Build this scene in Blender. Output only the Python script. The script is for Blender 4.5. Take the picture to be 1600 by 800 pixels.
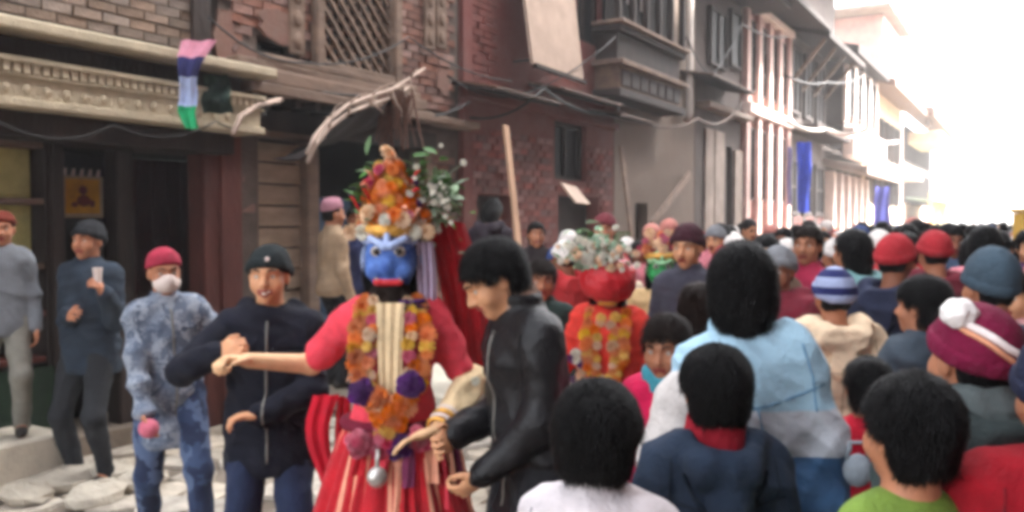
import bpy, bmesh, math, random
import numpy as np
from mathutils import Vector, Matrix

R_ = math.radians
scene = bpy.context.scene
C = scene.collection
for o in list(bpy.data.objects):
    bpy.data.objects.remove(o)

# ------------------------------------------------------------------ camera
F_PX = 1386.0                      # focal length in photograph pixels (1600 wide)
HC = 1.65                          # camera height
PITCH = math.atan(50.0 / F_PX)     # looking slightly down: horizon 50 px above the middle
cam_d = bpy.data.cameras.new('camera')
cam_d.sensor_width = 36.0
cam_d.lens = 36.0 * F_PX / 1600.0
cam_d.clip_start = 0.05
cam_d.clip_end = 3000.0
cam = bpy.data.objects.new('camera', cam_d)
C.objects.link(cam)
cam.location = (0, 0, HC)
cam.rotation_euler = (R_(90) - PITCH, 0, 0)
scene.camera = cam

# ------------------------------------------------------------------ world, sun, exposure
GLARE_HAZE = 0.0028
SUN_EL, SUN_AZ = 46.0, 82.0        # azimuth clockwise from +Y (view axis)
w = bpy.data.worlds.new('World')
scene.world = w
w.use_nodes = True
nt = w.node_tree
sky_n = nt.nodes.new('ShaderNodeTexSky')
sky_n.sky_type = 'NISHITA'
sky_n.sun_disc = False
sky_n.sun_elevation = R_(SUN_EL)
sky_n.sun_rotation = R_(SUN_AZ)
sky_n.air_density = 0.7
sky_n.dust_density = 4.0
sky_n.ozone_density = 0.0
bgn = nt.nodes['Background']
bgn.inputs['Strength'].default_value = 0.15
hsv = nt.nodes.new('ShaderNodeHueSaturation'); hsv.inputs['Saturation'].default_value = 0.22     # thin white overcast over the blue
nt.links.new(sky_n.outputs['Color'], hsv.inputs['Color']); nt.links.new(hsv.outputs['Color'], bgn.inputs['Color'])

sun_d = bpy.data.lights.new('sun', 'SUN')
sun_d.energy = 2.1
sun_d.angle = R_(1.5)
sun_d.color = (1.0, 0.95, 0.88)
sun = bpy.data.objects.new('sun', sun_d)
C.objects.link(sun)
sun.location = (20, 20, 30)
_sd = Vector((math.sin(R_(SUN_AZ)) * math.cos(R_(SUN_EL)), math.cos(R_(SUN_AZ)) * math.cos(R_(SUN_EL)), math.sin(R_(SUN_EL))))
sun.rotation_euler = _sd.to_track_quat('Z', 'Y').to_euler()

scene.view_settings.view_transform = 'Standard'
scene.view_settings.look = 'None'
scene.view_settings.gamma = 1.0
scene.view_settings.exposure = 3.6
scene.render.engine = 'CYCLES'
scene.cycles.filter_width = 4.4
scene.cycles.max_bounces = 6
scene.cycles.use_denoising = True

# ------------------------------------------------------------------ measuring helpers
def at(px, py, Y):
    """point at distance Y along +Y seen at photograph pixel (px, py)"""
    u = (px - 800) / F_PX; v = (400 - py) / F_PX
    cp, sp = math.cos(PITCH), math.sin(PITCH)
    dy = cp + v * sp; dz = -sp + v * cp
    t = Y / dy
    return Vector((u * t, Y, HC + dz * t))

ST = R_(30.6)                       # the street runs 30.6 degrees right of the view axis
SD = Vector((math.sin(ST), math.cos(ST), 0))
ND = Vector((math.cos(ST), -math.sin(ST), 0))   # facade normal, towards the street
DF = 5.7                            # camera to facade plane
def fw(s, o, z):                    # facade coordinates to world
    p = SD * s + ND * (o - DF); return Vector((p.x, p.y, z))
def S(px, o=0.0):                   # photograph column to distance along a plane o in front of the facade
    return (DF - o) * math.tan(math.atan((px - 800) / F_PX) + math.pi / 2 - ST)
def Zf(px, py, o=0.0):              # height of a photograph point on that plane
    u = (px - 800) / F_PX
    d = (DF - o) / (math.sin(ST) - math.cos(ST) * u)
    return HC + (350 - py) / F_PX * d

# ------------------------------------------------------------------ materials
def lin(c):
    out = []
    for v in c[:3]:
        v = v / 255.0
        out.append(v / 12.92 if v <= 0.04045 else ((v + 0.055) / 1.055) ** 2.4)
    return (*out, 1.0)
MATS = {}
def mat(name, col, rough=0.8, var=0.25, scale=6.0, bump=0.0, bscale=60.0, spec=0.3, metal=0.0, objrand=0.0, col2=None, stretch=(1, 1, 1), sheen=0.0, sss=0.0):
    """procedural material: base colour broken up by two noises, optional second colour in patches, bump"""
    if name in MATS: return MATS[name]
    m = bpy.data.materials.new(name); m.use_nodes = True
    t = m.node_tree; N = t.nodes; L = t.links
    b = N['Principled BSDF']
    tc = N.new('ShaderNodeTexCoord'); mp = N.new('ShaderNodeMapping')
    mp.inputs['Scale'].default_value = stretch
    L.new(tc.outputs['Object'], mp.inputs['Vector'])
    n1 = N.new('ShaderNodeTexNoise'); n1.inputs['Scale'].default_value = scale; n1.inputs['Detail'].default_value = 6; n1.inputs['Roughness'].default_value = 0.65
    L.new(mp.outputs['Vector'], n1.inputs['Vector'])
    base = lin(col)
    dark = tuple(x * (1 - var) for x in base[:3]) + (1,)
    light = tuple(min(1, x * (1 + var)) for x in base[:3]) + (1,)
    if col2 is not None: light = lin(col2)
    cr = N.new('ShaderNodeValToRGB')
    cr.color_ramp.elements[0].position = 0.32; cr.color_ramp.elements[0].color = dark
    cr.color_ramp.elements[1].position = 0.68; cr.color_ramp.elements[1].color = light
    L.new(n1.outputs['Fac'], cr.inputs['Fac'])
    out = cr.outputs['Color']
    if objrand > 0:
        oi = N.new('ShaderNodeObjectInfo')
        hs = N.new('ShaderNodeHueSaturation')
        mr = N.new('ShaderNodeMapRange'); mr.inputs['To Min'].default_value = 1 - objrand; mr.inputs['To Max'].default_value = 1 + objrand
        L.new(oi.outputs['Random'], mr.inputs['Value']); L.new(mr.outputs['Result'], hs.inputs['Value'])
        mr2 = N.new('ShaderNodeMapRange'); mr2.inputs['To Min'].default_value = 1 - objrand; mr2.inputs['To Max'].default_value = 1 + objrand * .4
        ml = N.new('ShaderNodeMath'); ml.operation = 'MULTIPLY'; ml.inputs[1].default_value = 7.31
        fr = N.new('ShaderNodeMath'); fr.operation = 'FRACT'
        L.new(oi.outputs['Random'], ml.inputs[0]); L.new(ml.outputs[0], fr.inputs[0]); L.new(fr.outputs[0], mr2.inputs['Value'])
        L.new(mr2.outputs['Result'], hs.inputs['Saturation'])
        L.new(out, hs.inputs['Color']); out = hs.outputs['Color']
    L.new(out, b.inputs['Base Color'])
    b.inputs['Roughness'].default_value = rough
    b.inputs['Specular IOR Level'].default_value = spec
    b.inputs['Metallic'].default_value = metal
    if sheen: b.inputs['Sheen Weight'].default_value = sheen
    if sss:
        b.inputs['Subsurface Weight'].default_value = sss
        b.inputs['Subsurface Radius'].default_value = (0.012, 0.005, 0.003)
    if bump > 0:
        n2 = N.new('ShaderNodeTexNoise'); n2.inputs['Scale'].default_value = bscale; n2.inputs['Detail'].default_value = 4
        L.new(mp.outputs['Vector'], n2.inputs['Vector'])
        bp = N.new('ShaderNodeBump'); bp.inputs['Strength'].default_value = bump; bp.inputs['Distance'].default_value = 0.02
        L.new(n2.outputs['Fac'], bp.inputs['Height']); L.new(bp.outputs['Normal'], b.inputs['Normal'])
    MATS[name] = m
    return m
def cloth(name, col, rough=0.9, var=0.22, **k):
    k.setdefault('bump', 0.35); k.setdefault('bscale', 90); k.setdefault('scale', 9)
    return mat('cloth_' + name, col, rough, var, **k)
def banded(name, stops, rough=0.85):
    """cloth dyed in horizontal bands: stops = [(height, colour), ...] in metres from the feet"""
    m = cloth(name, (128, 128, 128)); t = m.node_tree; N = t.nodes; L = t.links
    b = N['Principled BSDF']
    tc = [n for n in N if n.type == 'TEX_COORD'][0]
    sx = N.new('ShaderNodeSeparateXYZ'); L.new(tc.outputs['Object'], sx.inputs[0])
    dv = N.new('ShaderNodeMath'); dv.operation = 'DIVIDE'; dv.inputs[1].default_value = 2.0
    L.new(sx.outputs['Z'], dv.inputs[0])
    cr = N.new('ShaderNodeValToRGB'); cr.color_ramp.interpolation = 'CONSTANT'
    els = cr.color_ramp.elements
    while len(els) < len(stops): els.new(0.5)
    for e, (h, c) in zip(els, stops): e.position = h / 2.0; e.color = lin(c)
    L.new(dv.outputs[0], cr.inputs['Fac'])
    nz = [n for n in N if n.type == 'TEX_NOISE'][0]
    mx = N.new('ShaderNodeMix'); mx.data_type = 'RGBA'; mx.blend_type = 'MULTIPLY'; mx.inputs['Factor'].default_value = 0.35
    L.new(cr.outputs['Color'], mx.inputs['A']); L.new(nz.outputs['Fac'], mx.inputs['B'])
    L.new(mx.outputs['Result'], b.inputs['Base Color'])
    return m
def blotched(name, cols, scale=16):
    """patchy printed camouflage cloth"""
    m = cloth(name, cols[0]); t = m.node_tree; N = t.nodes; L = t.links
    b = N['Principled BSDF']; tc = [n for n in N if n.type == 'TEX_COORD'][0]
    w0 = N.new('ShaderNodeTexNoise'); w0.inputs['Scale'].default_value = scale * 1.2; w0.inputs['Detail'].default_value = 3
    L.new(tc.outputs['Object'], w0.inputs['Vector'])
    mx = N.new('ShaderNodeMix'); mx.data_type = 'RGBA'; mx.blend_type = 'ADD'; mx.inputs['Factor'].default_value = .16
    L.new(tc.outputs['Object'], mx.inputs['A']); L.new(w0.outputs['Color'], mx.inputs['B'])
    n = N.new('ShaderNodeTexVoronoi'); n.inputs['Scale'].default_value = scale
    L.new(mx.outputs['Result'], n.inputs['Vector'])
    sx = N.new('ShaderNodeSeparateColor'); L.new(n.outputs['Color'], sx.inputs[0])
    cr = N.new('ShaderNodeValToRGB'); cr.color_ramp.interpolation = 'CONSTANT'; els = cr.color_ramp.elements
    pos = [0.0, 0.3, 0.55, 0.8][:len(cols)]
    while len(els) < len(cols): els.new(0.5)
    for e, p, c in zip(els, pos, cols): e.position = p; e.color = lin(c)
    L.new(sx.outputs[0], cr.inputs['Fac']); L.new(cr.outputs['Color'], b.inputs['Base Color'])
    return m

# ------------------------------------------------------------------ object helpers
def tag(o, label=None, cat=None, group=None, kind=None):
    if label: o['label'] = label
    if cat: o['category'] = cat
    if group: o['group'] = group
    if kind: o['kind'] = kind
    return o
def empty(name, loc=(0, 0, 0), rz=0.0, parent=None):
    o = bpy.data.objects.new(name, None); C.objects.link(o)
    o.location = loc; o.rotation_euler = (0, 0, rz); o.empty_display_size = 0.2
    if parent: o.parent = parent
    return o
def thing(name, label, cat, loc=(0, 0, 0), rz=0.0, group=None):
    return tag(empty(name, loc, rz), label, cat, group)
def mesh_obj(name, me, mats, parent=None, loc=None, rot=None):
    if not isinstance(mats, (list, tuple)): mats = [mats]
    if len(me.materials) == 0:
        for m in mats: me.materials.append(m)
    o = bpy.data.objects.new(name, me); C.objects.link(o)
    if parent: o.parent = parent
    if loc is not None: o.location = loc
    if rot is not None: o.rotation_euler = rot
    return o
def copy_to(o, parent, loc=None, rot=None, scale=None):
    c = o.copy(); C.objects.link(c); c.parent = parent
    if loc is not None: c.location = loc
    if rot is not None: c.rotation_euler = rot
    if scale is not None: c.scale = scale
    return c

class MB:
    """mesh collector: boxes, bars, tubes, sheets -> one mesh object"""
    def __init__(self): self.bm = bmesh.new(); self.mi = 0
    def _v(self, p): return self.bm.verts.new(p)
    def face(self, vs):
        f = self.bm.faces.new(vs); f.material_index = self.mi; return f
    def hexa(self, p):
        v = [self._v(q) for q in p]
        for a in ((0, 3, 2, 1), (4, 5, 6, 7), (0, 1, 5, 4), (1, 2, 6, 5), (2, 3, 7, 6), (3, 0, 4, 7)):
            self.face([v[i] for i in a])
        return self
    def box(self, x0, x1, y0, y1, z0, z1):
        return self.hexa([(x0, y0, z0), (x1, y0, z0), (x1, y1, z0), (x0, y1, z0), (x0, y0, z1), (x1, y0, z1), (x1, y1, z1), (x0, y1, z1)])
    def bar(self, a, b, wx, wy, up=(0, 0, 1)):
        a = Vector(a); b = Vector(b); d = (b - a).normalized(); u = Vector(up)
        if abs(d.dot(u)) > 0.98: u = Vector((0, 1, 0))
        sx = d.cross(u).normalized() * wx / 2; sy = sx.cross(d).normalized() * wy / 2
        return self.hexa([a - sx - sy, a + sx - sy, a + sx + sy, a - sx + sy, b - sx - sy, b + sx - sy, b + sx + sy, b - sx + sy])
    def tube(self, pts, r, n=8, cap=True):
        pts = [Vector(p) for p in pts]; rings = []
        rr = r if isinstance(r, (list, tuple)) else [r] * len(pts)
        ref = Vector((0, 0, 1))
        d0 = (pts[-1] - pts[0]).normalized()
        if abs(d0.z) > 0.9: ref = Vector((0, 1, 0))
        for i, p in enumerate(pts):
            d = (pts[min(i + 1, len(pts) - 1)] - pts[max(i - 1, 0)]).normalized()
            s = d.cross(ref).normalized(); t = s.cross(d)
            rings.append([self._v(p + (s * math.cos(2 * math.pi * k / n) + t * math.sin(2 * math.pi * k / n)) * rr[i]) for k in range(n)])
        for a, b in zip(rings, rings[1:]):
            for k in range(n): self.face([a[k], a[(k + 1) % n], b[(k + 1) % n], b[k]])
        if cap:
            self.face(rings[0][::-1]); self.face(rings[-1])
        return self
    def grid(self, fn, nu, nv, closed=False):
        V = [[self._v(fn(i / (nu - 1 if not closed else nu), j / (nv - 1))) for j in range(nv)] for i in range(nu)]
        for i in range(nu if closed else nu - 1):
            for j in range(nv - 1):
                k = (i + 1) % nu
                self.face([V[i][j], V[k][j], V[k][j + 1], V[i][j + 1]])
        return V
    def ball(self, c, r, nu=10, nv=7):
        c = Vector(c); r = Vector(r) if hasattr(r, '__len__') else Vector((r, r, r))
        def fn(u, v):
            th = 2 * math.pi * u; ph = math.pi * (0.04 + 0.92 * v)
            return c + Vector((r.x * math.cos(th) * math.sin(ph), r.y * math.sin(th) * math.sin(ph), r.z * math.cos(ph)))
        V = self.grid(fn, nu, nv, True)
        self.face([V[i][0] for i in range(nu)][::-1]); self.face([V[i][-1] for i in range(nu)])
        return self
    def build(self, name, mats, parent=None, loc=None, rot=None, smooth=False, bevel=0.0):
        bmesh.ops.recalc_face_normals(self.bm, faces=self.bm.faces)
        if bevel > 0:
            es = [e for e in self.bm.edges if len(e.link_faces) == 2 and e.calc_face_angle(0) > 0.6]
            bmesh.ops.bevel(self.bm, geom=es, offset=bevel, segments=1, affect='EDGES', clamp_overlap=True)
        me = bpy.data.meshes.new(name); self.bm.to_mesh(me); self.bm.free()
        if smooth: me.polygons.foreach_set('use_smooth', [True] * len(me.polygons))
        return mesh_obj(name, me, mats, parent, loc, rot)
def boxobj(name, b, m, parent=None, bevel=0.0):
    return MB().box(*b).build(name, m, parent, bevel=bevel)

# ------------------------------------------------------------------ bodies and cloth as smooth distance fields
class Fld:
    def __init__(self, lo, hi, vs):
        self.lo = np.array(lo, np.float32); self.vs = vs
        self.n = np.ceil((np.array(hi) - self.lo) / vs).astype(int) + 1
        self.ax = [self.lo[i] + vs * np.arange(self.n[i], dtype=np.float32) for i in range(3)]
        self.D = np.full(self.n, 0.5, np.float32); self.M = np.zeros(self.n, np.int8)
    def _sub(self, lo, hi):
        sl = []
        for i in range(3):
            a = int(max(0, math.floor((lo[i] - self.lo[i]) / self.vs))); b = int(min(self.n[i], math.ceil((hi[i] - self.lo[i]) / self.vs) + 1))
            if b <= a: return None
            sl.append(slice(a, b))
        return tuple(sl)
    def _grid(self, sl):
        return (self.ax[0][sl[0]][:, None, None], self.ax[1][sl[1]][None, :, None], self.ax[2][sl[2]][None, None, :])
    def _mix(self, sl, d, k, m, sub):
        A = self.D[sl]
        if sub:
            h = np.maximum(k - np.abs(A + d), 0) / max(k, 1e-6)
            self.D[sl] = np.maximum(A, -d) + h * h * k * 0.25
            if m: self.M[sl] = np.where(-d >= A, m, self.M[sl])
        else:
            if m is not None: self.M[sl] = np.where(d < A, m, self.M[sl])
            h = np.maximum(k - np.abs(A - d), 0) / max(k, 1e-6)
            self.D[sl] = np.minimum(A, d) - h * h * k * 0.25
    def seg(self, a, b, ra, rb=None, k=0.02, m=0, sub=False):
        rb = ra if rb is None else rb
        a = np.array(a, np.float32); b = np.array(b, np.float32)
        mg = max(ra, rb) + k + 3 * self.vs
        sl = self._sub(np.minimum(a, b) - mg, np.maximum(a, b) + mg)
        if sl is None: return self
        X, Y, Z = self._grid(sl); d = b - a; L = float(d @ d) + 1e-9
        t = np.clip(((X - a[0]) * d[0] + (Y - a[1]) * d[1] + (Z - a[2]) * d[2]) / L, 0, 1)
        q = np.sqrt((X - a[0] - t * d[0]) ** 2 + (Y - a[1] - t * d[1]) ** 2 + (Z - a[2] - t * d[2]) ** 2) - (ra + (rb - ra) * t)
        self._mix(sl, q, k, m, sub); return self
    def ell(self, c, r, Rm=None, k=0.02, m=0, sub=False):
        c = np.array(c, np.float32); r = np.array(r, np.float32)
        mg = float(r.max()) + k + 3 * self.vs if Rm is not None else r + k + 3 * self.vs
        sl = self._sub(c - mg, c + mg)
        if sl is None: return self
        X, Y, Z = self._grid(sl); X = X - c[0]; Y = Y - c[1]; Z = Z - c[2]
        if Rm is not None:
            T = np.array(Rm, np.float32)     # columns are the local axes
            X, Y, Z = (T[0, 0] * X + T[1, 0] * Y + T[2, 0] * Z, T[0, 1] * X + T[1, 1] * Y + T[2, 1] * Z, T[0, 2] * X + T[1, 2] * Y + T[2, 2] * Z)
        k0 = np.sqrt((X / r[0]) ** 2 + (Y / r[1]) ** 2 + (Z / r[2]) ** 2)
        k1 = np.sqrt((X / r[0] ** 2) ** 2 + (Y / r[1] ** 2) ** 2 + (Z / r[2] ** 2) ** 2) + 1e-6
        self._mix(sl, k0 * (k0 - 1) / k1, k, m, sub); return self
    def keep(self, fn, k=0.01):
        """intersect with fn(X,Y,Z) < 0"""
        X, Y, Z = self.ax[0][:, None, None], self.ax[1][None, :, None], self.ax[2][None, None, :]
        d = np.broadcast_to(fn(X, Y, Z), self.D.shape).astype(np.float32)
        A = self.D; h = np.maximum(k - np.abs(A - d), 0) / k
        self.D = np.maximum(A, d) + h * h * k * 0.25
        return self
    def nets(self):
        D = self.D.copy()
        D[0] = D[-1] = 0.5; D[:, 0] = D[:, -1] = 0.5; D[:, :, 0] = D[:, :, -1] = 0.5
        Sg = D < 0
        cs = [(i, j, k) for i in (0, 1) for j in (0, 1) for k in (0, 1)]
        nx, ny, nz = D.shape
        cnt = sum(Sg[i:nx - 1 + i, j:ny - 1 + j, k:nz - 1 + k].astype(np.int8) for i, j, k in cs)
        act = np.argwhere((cnt > 0) & (cnt < 8))
        idx = np.full((nx - 1, ny - 1, nz - 1), -1, np.int32); idx[act[:, 0], act[:, 1], act[:, 2]] = np.arange(len(act))
        v = np.stack([D[act[:, 0] + i, act[:, 1] + j, act[:, 2] + k] for i, j, k in cs], 1)
        P = np.zeros((len(act), 3)); n = np.zeros(len(act))
        for a in range(8):
            for b in range(a + 1, 8):
                ca, cb = np.array(cs[a]), np.array(cs[b])
                if abs(ca - cb).sum() != 1: continue
                x = (v[:, a] < 0) != (v[:, b] < 0)
                t = v[x, a] / (v[x, a] - v[x, b])
                P[x] += ca + t[:, None] * (cb - ca); n[x] += 1
        P = (act + P / n[:, None]) * self.vs + self.lo
        quads = []
        for ax in range(3):
            A = np.take(Sg, range(0, D.shape[ax] - 1), ax); B = np.take(Sg, range(1, D.shape[ax]), ax)
            e = np.argwhere(A != B); o1, o2 = (ax + 1) % 3, (ax + 2) % 3
            e = e[(e[:, o1] > 0) & (e[:, o2] > 0) & (e[:, o1] < D.shape[o1] - 1) & (e[:, o2] < D.shape[o2] - 1)]
            ins = Sg[e[:, 0], e[:, 1], e[:, 2]]
            q = []
            for (d1, d2) in ((-1, -1), (0, -1), (0, 0), (-1, 0)):
                c = e.copy(); c[:, o1] += d1; c[:, o2] += d2
                q.append(idx[c[:, 0], c[:, 1], c[:, 2]])
            q = np.stack(q, 1); q[~ins] = q[~ins][:, ::-1]
            quads.append(q)
        Q = np.concatenate(quads)
        return P.astype(np.float32), Q.astype(np.int32)
    def mats_of(self, P, Q):
        c = P[Q].mean(1); i = np.clip(np.round((c - self.lo) / self.vs).astype(int), 0, self.n - 1)
        return self.M[i[:, 0], i[:, 1], i[:, 2]].astype(np.int32)

def vnormals(P, Q):
    fn = np.cross(P[Q[:, 2]] - P[Q[:, 0]], P[Q[:, 3]] - P[Q[:, 1]])
    n = np.zeros_like(P)
    for i in range(4): np.add.at(n, Q[:, i], fn)
    return n / (np.linalg.norm(n, axis=1, keepdims=True) + 1e-9)
def relax(P, Q, it=1, lam=0.5):
    for _ in range(it):
        s = np.zeros_like(P); c = np.zeros(len(P))
        for i in range(4):
            a, b = Q[:, i], Q[:, (i + 1) % 4]
            np.add.at(s, a, P[b]); np.add.at(c, a, 1)
            np.add.at(s, b, P[a]); np.add.at(c, b, 1)
        P = P + lam * (s / np.maximum(c, 1)[:, None] - P)
    return P
def wob(P, seed, freq, n=5, stretch=(1, 1, 1)):
    r = np.random.RandomState(seed); f = np.zeros(len(P)); st = np.array(stretch)
    for i in range(n):
        d = r.normal(size=3); d /= np.linalg.norm(d); a = freq * (0.6 + r.rand() * 1.1)
        w2 = r.normal(size=3) * freq * 0.35
        f += np.sin((P * st) @ d * a + r.rand() * 6.28 + 1.3 * np.sin(P @ w2 + r.rand() * 6.28))
    return f / n
def np_mesh(name, P, Q, mi=None, tris=None):
    me = bpy.data.meshes.new(name)
    nq = len(Q); nt_ = 0 if tris is None else len(tris)
    me.vertices.add(len(P)); me.vertices.foreach_set('co', np.ascontiguousarray(P, np.float32).ravel())
    loops = Q.ravel() if not nt_ else np.concatenate([Q.ravel(), tris.ravel()])
    me.loops.add(len(loops)); me.loops.foreach_set('vertex_index', loops.astype(np.int32))
    me.polygons.add(nq + nt_)
    st = np.concatenate([np.arange(nq) * 4, nq * 4 + np.arange(nt_) * 3]).astype(np.int32)
    me.polygons.foreach_set('loop_start', st)
    if mi is not None: me.polygons.foreach_set('material_index', mi.astype(np.int32))
    me.polygons.foreach_set('use_smooth', np.ones(nq + nt_, bool))
    me.update(calc_edges=True); me.validate()
    return me
def sdf_obj(name, f, mats, parent, folds=0.0, seed=1, freq=28, stretch=(1, 1, 1), smooth=1, multi=False):
    P, Q = f.nets()
    if len(P) == 0: return None
    mi = f.mats_of(P, Q) if multi else None
    if smooth: P = relax(P, Q, smooth)
    if folds:
        rg = 1 - 2.2 * np.abs(wob(P, seed + 3, freq * .8, 3, stretch))
        rg2 = 1 - 2.2 * np.abs(wob(P, seed + 5, freq * 1.9, 3, stretch))
        P = P + vnormals(P, Q) * (folds * (.6 * wob(P, seed, freq, 6, stretch) + .75 * rg + .35 * rg2 + .4 * wob(P, seed + 7, freq * 2.3, 5, stretch)))[:, None]
    return mesh_obj(name, np_mesh(name, P, Q, mi), mats, parent)

def rot(pitch=0, roll=0, yaw=0):
    """pitch > 0 bows forward (towards -Y), yaw turns about Z, roll tips to the side"""
    return np.array((Matrix.Rotation(R_(yaw), 3, 'Z') @ Matrix.Rotation(R_(roll), 3, 'Y') @ Matrix.Rotation(R_(pitch), 3, 'X')), np.float32)
def ik(a, t, l1, l2, hint):
    a = np.array(a, float); t = np.array(t, float); d = t - a; L = np.linalg.norm(d)
    if L > (l1 + l2) * 0.995: t = a + d / L * (l1 + l2) * 0.995; d = t - a; L = np.linalg.norm(d)
    d = d / L; x = (l1 * l1 - l2 * l2 + L * L) / (2 * L); h = math.sqrt(max(l1 * l1 - x * x, 1e-6))
    p = np.array(hint, float); p = p - d * (p @ d); p /= np.linalg.norm(p) + 1e-9
    return a + d * x + p * h, t

SKIN = mat('skin', (176, 118, 88), 0.55, 0.12, 12, 0.08, 160, 0.35, sss=0.12)
SKIN2 = mat('skin_pale', (205, 150, 112), 0.55, 0.10, 12, 0.08, 160, 0.35, sss=0.12)
LIP = mat('lip', (140, 66, 58), 0.5, 0.1)
TEETH = mat('teeth', (225, 218, 200), 0.35, 0.05)
EYEW = mat('eye_white', (176, 168, 158), 0.3, 0.04)
IRIS = mat('iris', (28, 18, 14), 0.15, 0.05, spec=0.6)
HAIR = mat('hair_black', (5, 4, 5), 0.55, 0.4, 40, 0.6, 220, 0.18, stretch=(1, 1, .2))
HAIR2 = mat('hair_brown', (30, 19, 14), 0.55, 0.4, 40, 0.6, 220, 0.15, stretch=(1, 1, .2))
SHOE = mat('shoe_leather', (38, 34, 32), 0.45, 0.3, 10, 0.2)

class Pose:
    """joints of a standing figure of height H; faces -Y, its own left is +X"""
    def __init__(s, H=1.65, lean=(0, 0, 0), head=(0, 0, 0), L=None, R=None, feetL=None, feetR=None, hs=1.0, drop=0.0, wide=1.0, elL=None, elR=None):
        k = s.k = H / 1.70; s.H = H; s.wide = wide
        s.piv = np.array([0, 0, (0.95 - drop) * k]); s.T = rot(*lean)
        s.hs = hs * k
        tw = lambda x, y, z: s.piv + s.T @ (np.array([x * k, y * k, (z - 0.95) * k]))
        s.tw = tw
        s.neck = tw(0, 0.015, 1.43 - (hs - 1) * 0.16)
        s.shL = tw(0.15 * wide, 0.01, 1.365 - (hs - 1) * .16); s.shR = tw(-0.15 * wide, 0.01, 1.365 - (hs - 1) * .16)
        s.HR = s.T @ rot(*head) if any(head) else s.T.copy()
        s.hc = s.neck + s.HR @ np.array([0, -0.012, 0.155]) * s.hs      # head centre
        s.hipL = s.piv + np.array([0.088 * k, 0, -0.06 * k]); s.hipR = s.piv + np.array([-0.088 * k, 0, -0.06 * k])
        l1, l2 = 0.285 * k, 0.25 * k
        # hand targets relative to the shoulder, in units of k
        tL = s.shL + np.array(L if L is not None else (0.07, -0.06, -0.52)) * k
        tR = s.shR + np.array(R if R is not None else (-0.07, -0.06, -0.52)) * k
        s.elL, s.wrL = ik(s.shL, tL, l1, l2, elL if elL is not None else (0.35, 0.8, -0.5))
        s.elR, s.wrR = ik(s.shR, tR, l1, l2, elR if elR is not None else (-0.35, 0.8, -0.5))
        fL = np.array(feetL if feetL is not None else (0.11, 0.0, 0.0)) * k; fR = np.array(feetR if feetR is not None else (-0.11, 0.0, 0.0)) * k
        s.footL, s.footR = fL, fR
        s.knL, s.anL = ik(s.hipL, fL + np.array([0, 0, .085 * k]), 0.43 * k, 0.42 * k, (0.15, -1, 0))
        s.knR, s.anR = ik(s.hipR, fR + np.array([0, 0, .085 * k]), 0.43 * k, 0.42 * k, (-0.15, -1, 0))
    def bounds(s, pad):
        pts = np.array([s.neck, s.hc + s.HR @ np.array([0, 0, .13]) * s.hs, s.hc, s.shL, s.shR, s.elL, s.elR, s.wrL, s.wrR, s.knL, s.knR, s.footL, s.footR, s.piv])
        return pts.min(0) - pad, pts.max(0) + pad
    def hd(s, x, y, z): return s.hc + s.HR @ (np.array([x, y, z]) * s.hs)

def torso(f, p, e, m=0):
    k, w = p.k, p.wide
    f.ell(p.tw(0, .005, 1.27), np.array([.152 * w * k, .105 * k, .17 * k]) + e, p.T, .05, m)
    f.ell(p.tw(0, -.005, 1.08), np.array([.142 * w * k, .102 * k, .17 * k]) + e, p.T, .06, m)
    f.ell(p.tw(0, .012, .93), np.array([.16 * w * k, .115 * k, .13 * k]) + e, p.T, .06, m)
    f.seg(p.shL * .9 + p.shR * .1, p.shR * .9 + p.shL * .1, .05 * k + e * .8, k=.05, m=m)
    f.seg(p.neck + p.T @ np.array([0, 0, -.03 * k]), p.shL * .75 + p.neck * .25, .045 * k + e * .7, .042 * k + e * .7, .05, m)
    f.seg(p.neck + p.T @ np.array([0, 0, -.03 * k]), p.shR * .75 + p.neck * .25, .045 * k + e * .7, .042 * k + e * .7, .05, m)
def arm(f, p, side, e, m=0, frac=1.0, flare=0.0):
    sh, el, wr = (p.shL, p.elL, p.wrL) if side == 'L' else (p.shR, p.elR, p.wrR)
    k = p.k
    if frac <= 0.5:
        q = sh + (el - sh) * frac * 2
        f.seg(sh, q, .049 * k + e, .044 * k + e + flare, .035, m)
    else:
        f.seg(sh, el, .047 * k + e, .039 * k + e, .035, m)
        q = el + (wr - el) * (frac - .5) * 2
        f.seg(el, q, .038 * k + e, .028 * k + e + flare, .02, m)
def leg(f, p, side, e, m=0):
    hp, kn, an = (p.hipL, p.knL, p.anL) if side == 'L' else (p.hipR, p.knR, p.anR)
    k = p.k
    f.seg(hp, kn, .085 * k + e, .055 * k + e, .03, m); f.seg(kn, an, .054 * k + e, .038 * k + e * 1.4, .03, m)
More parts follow.
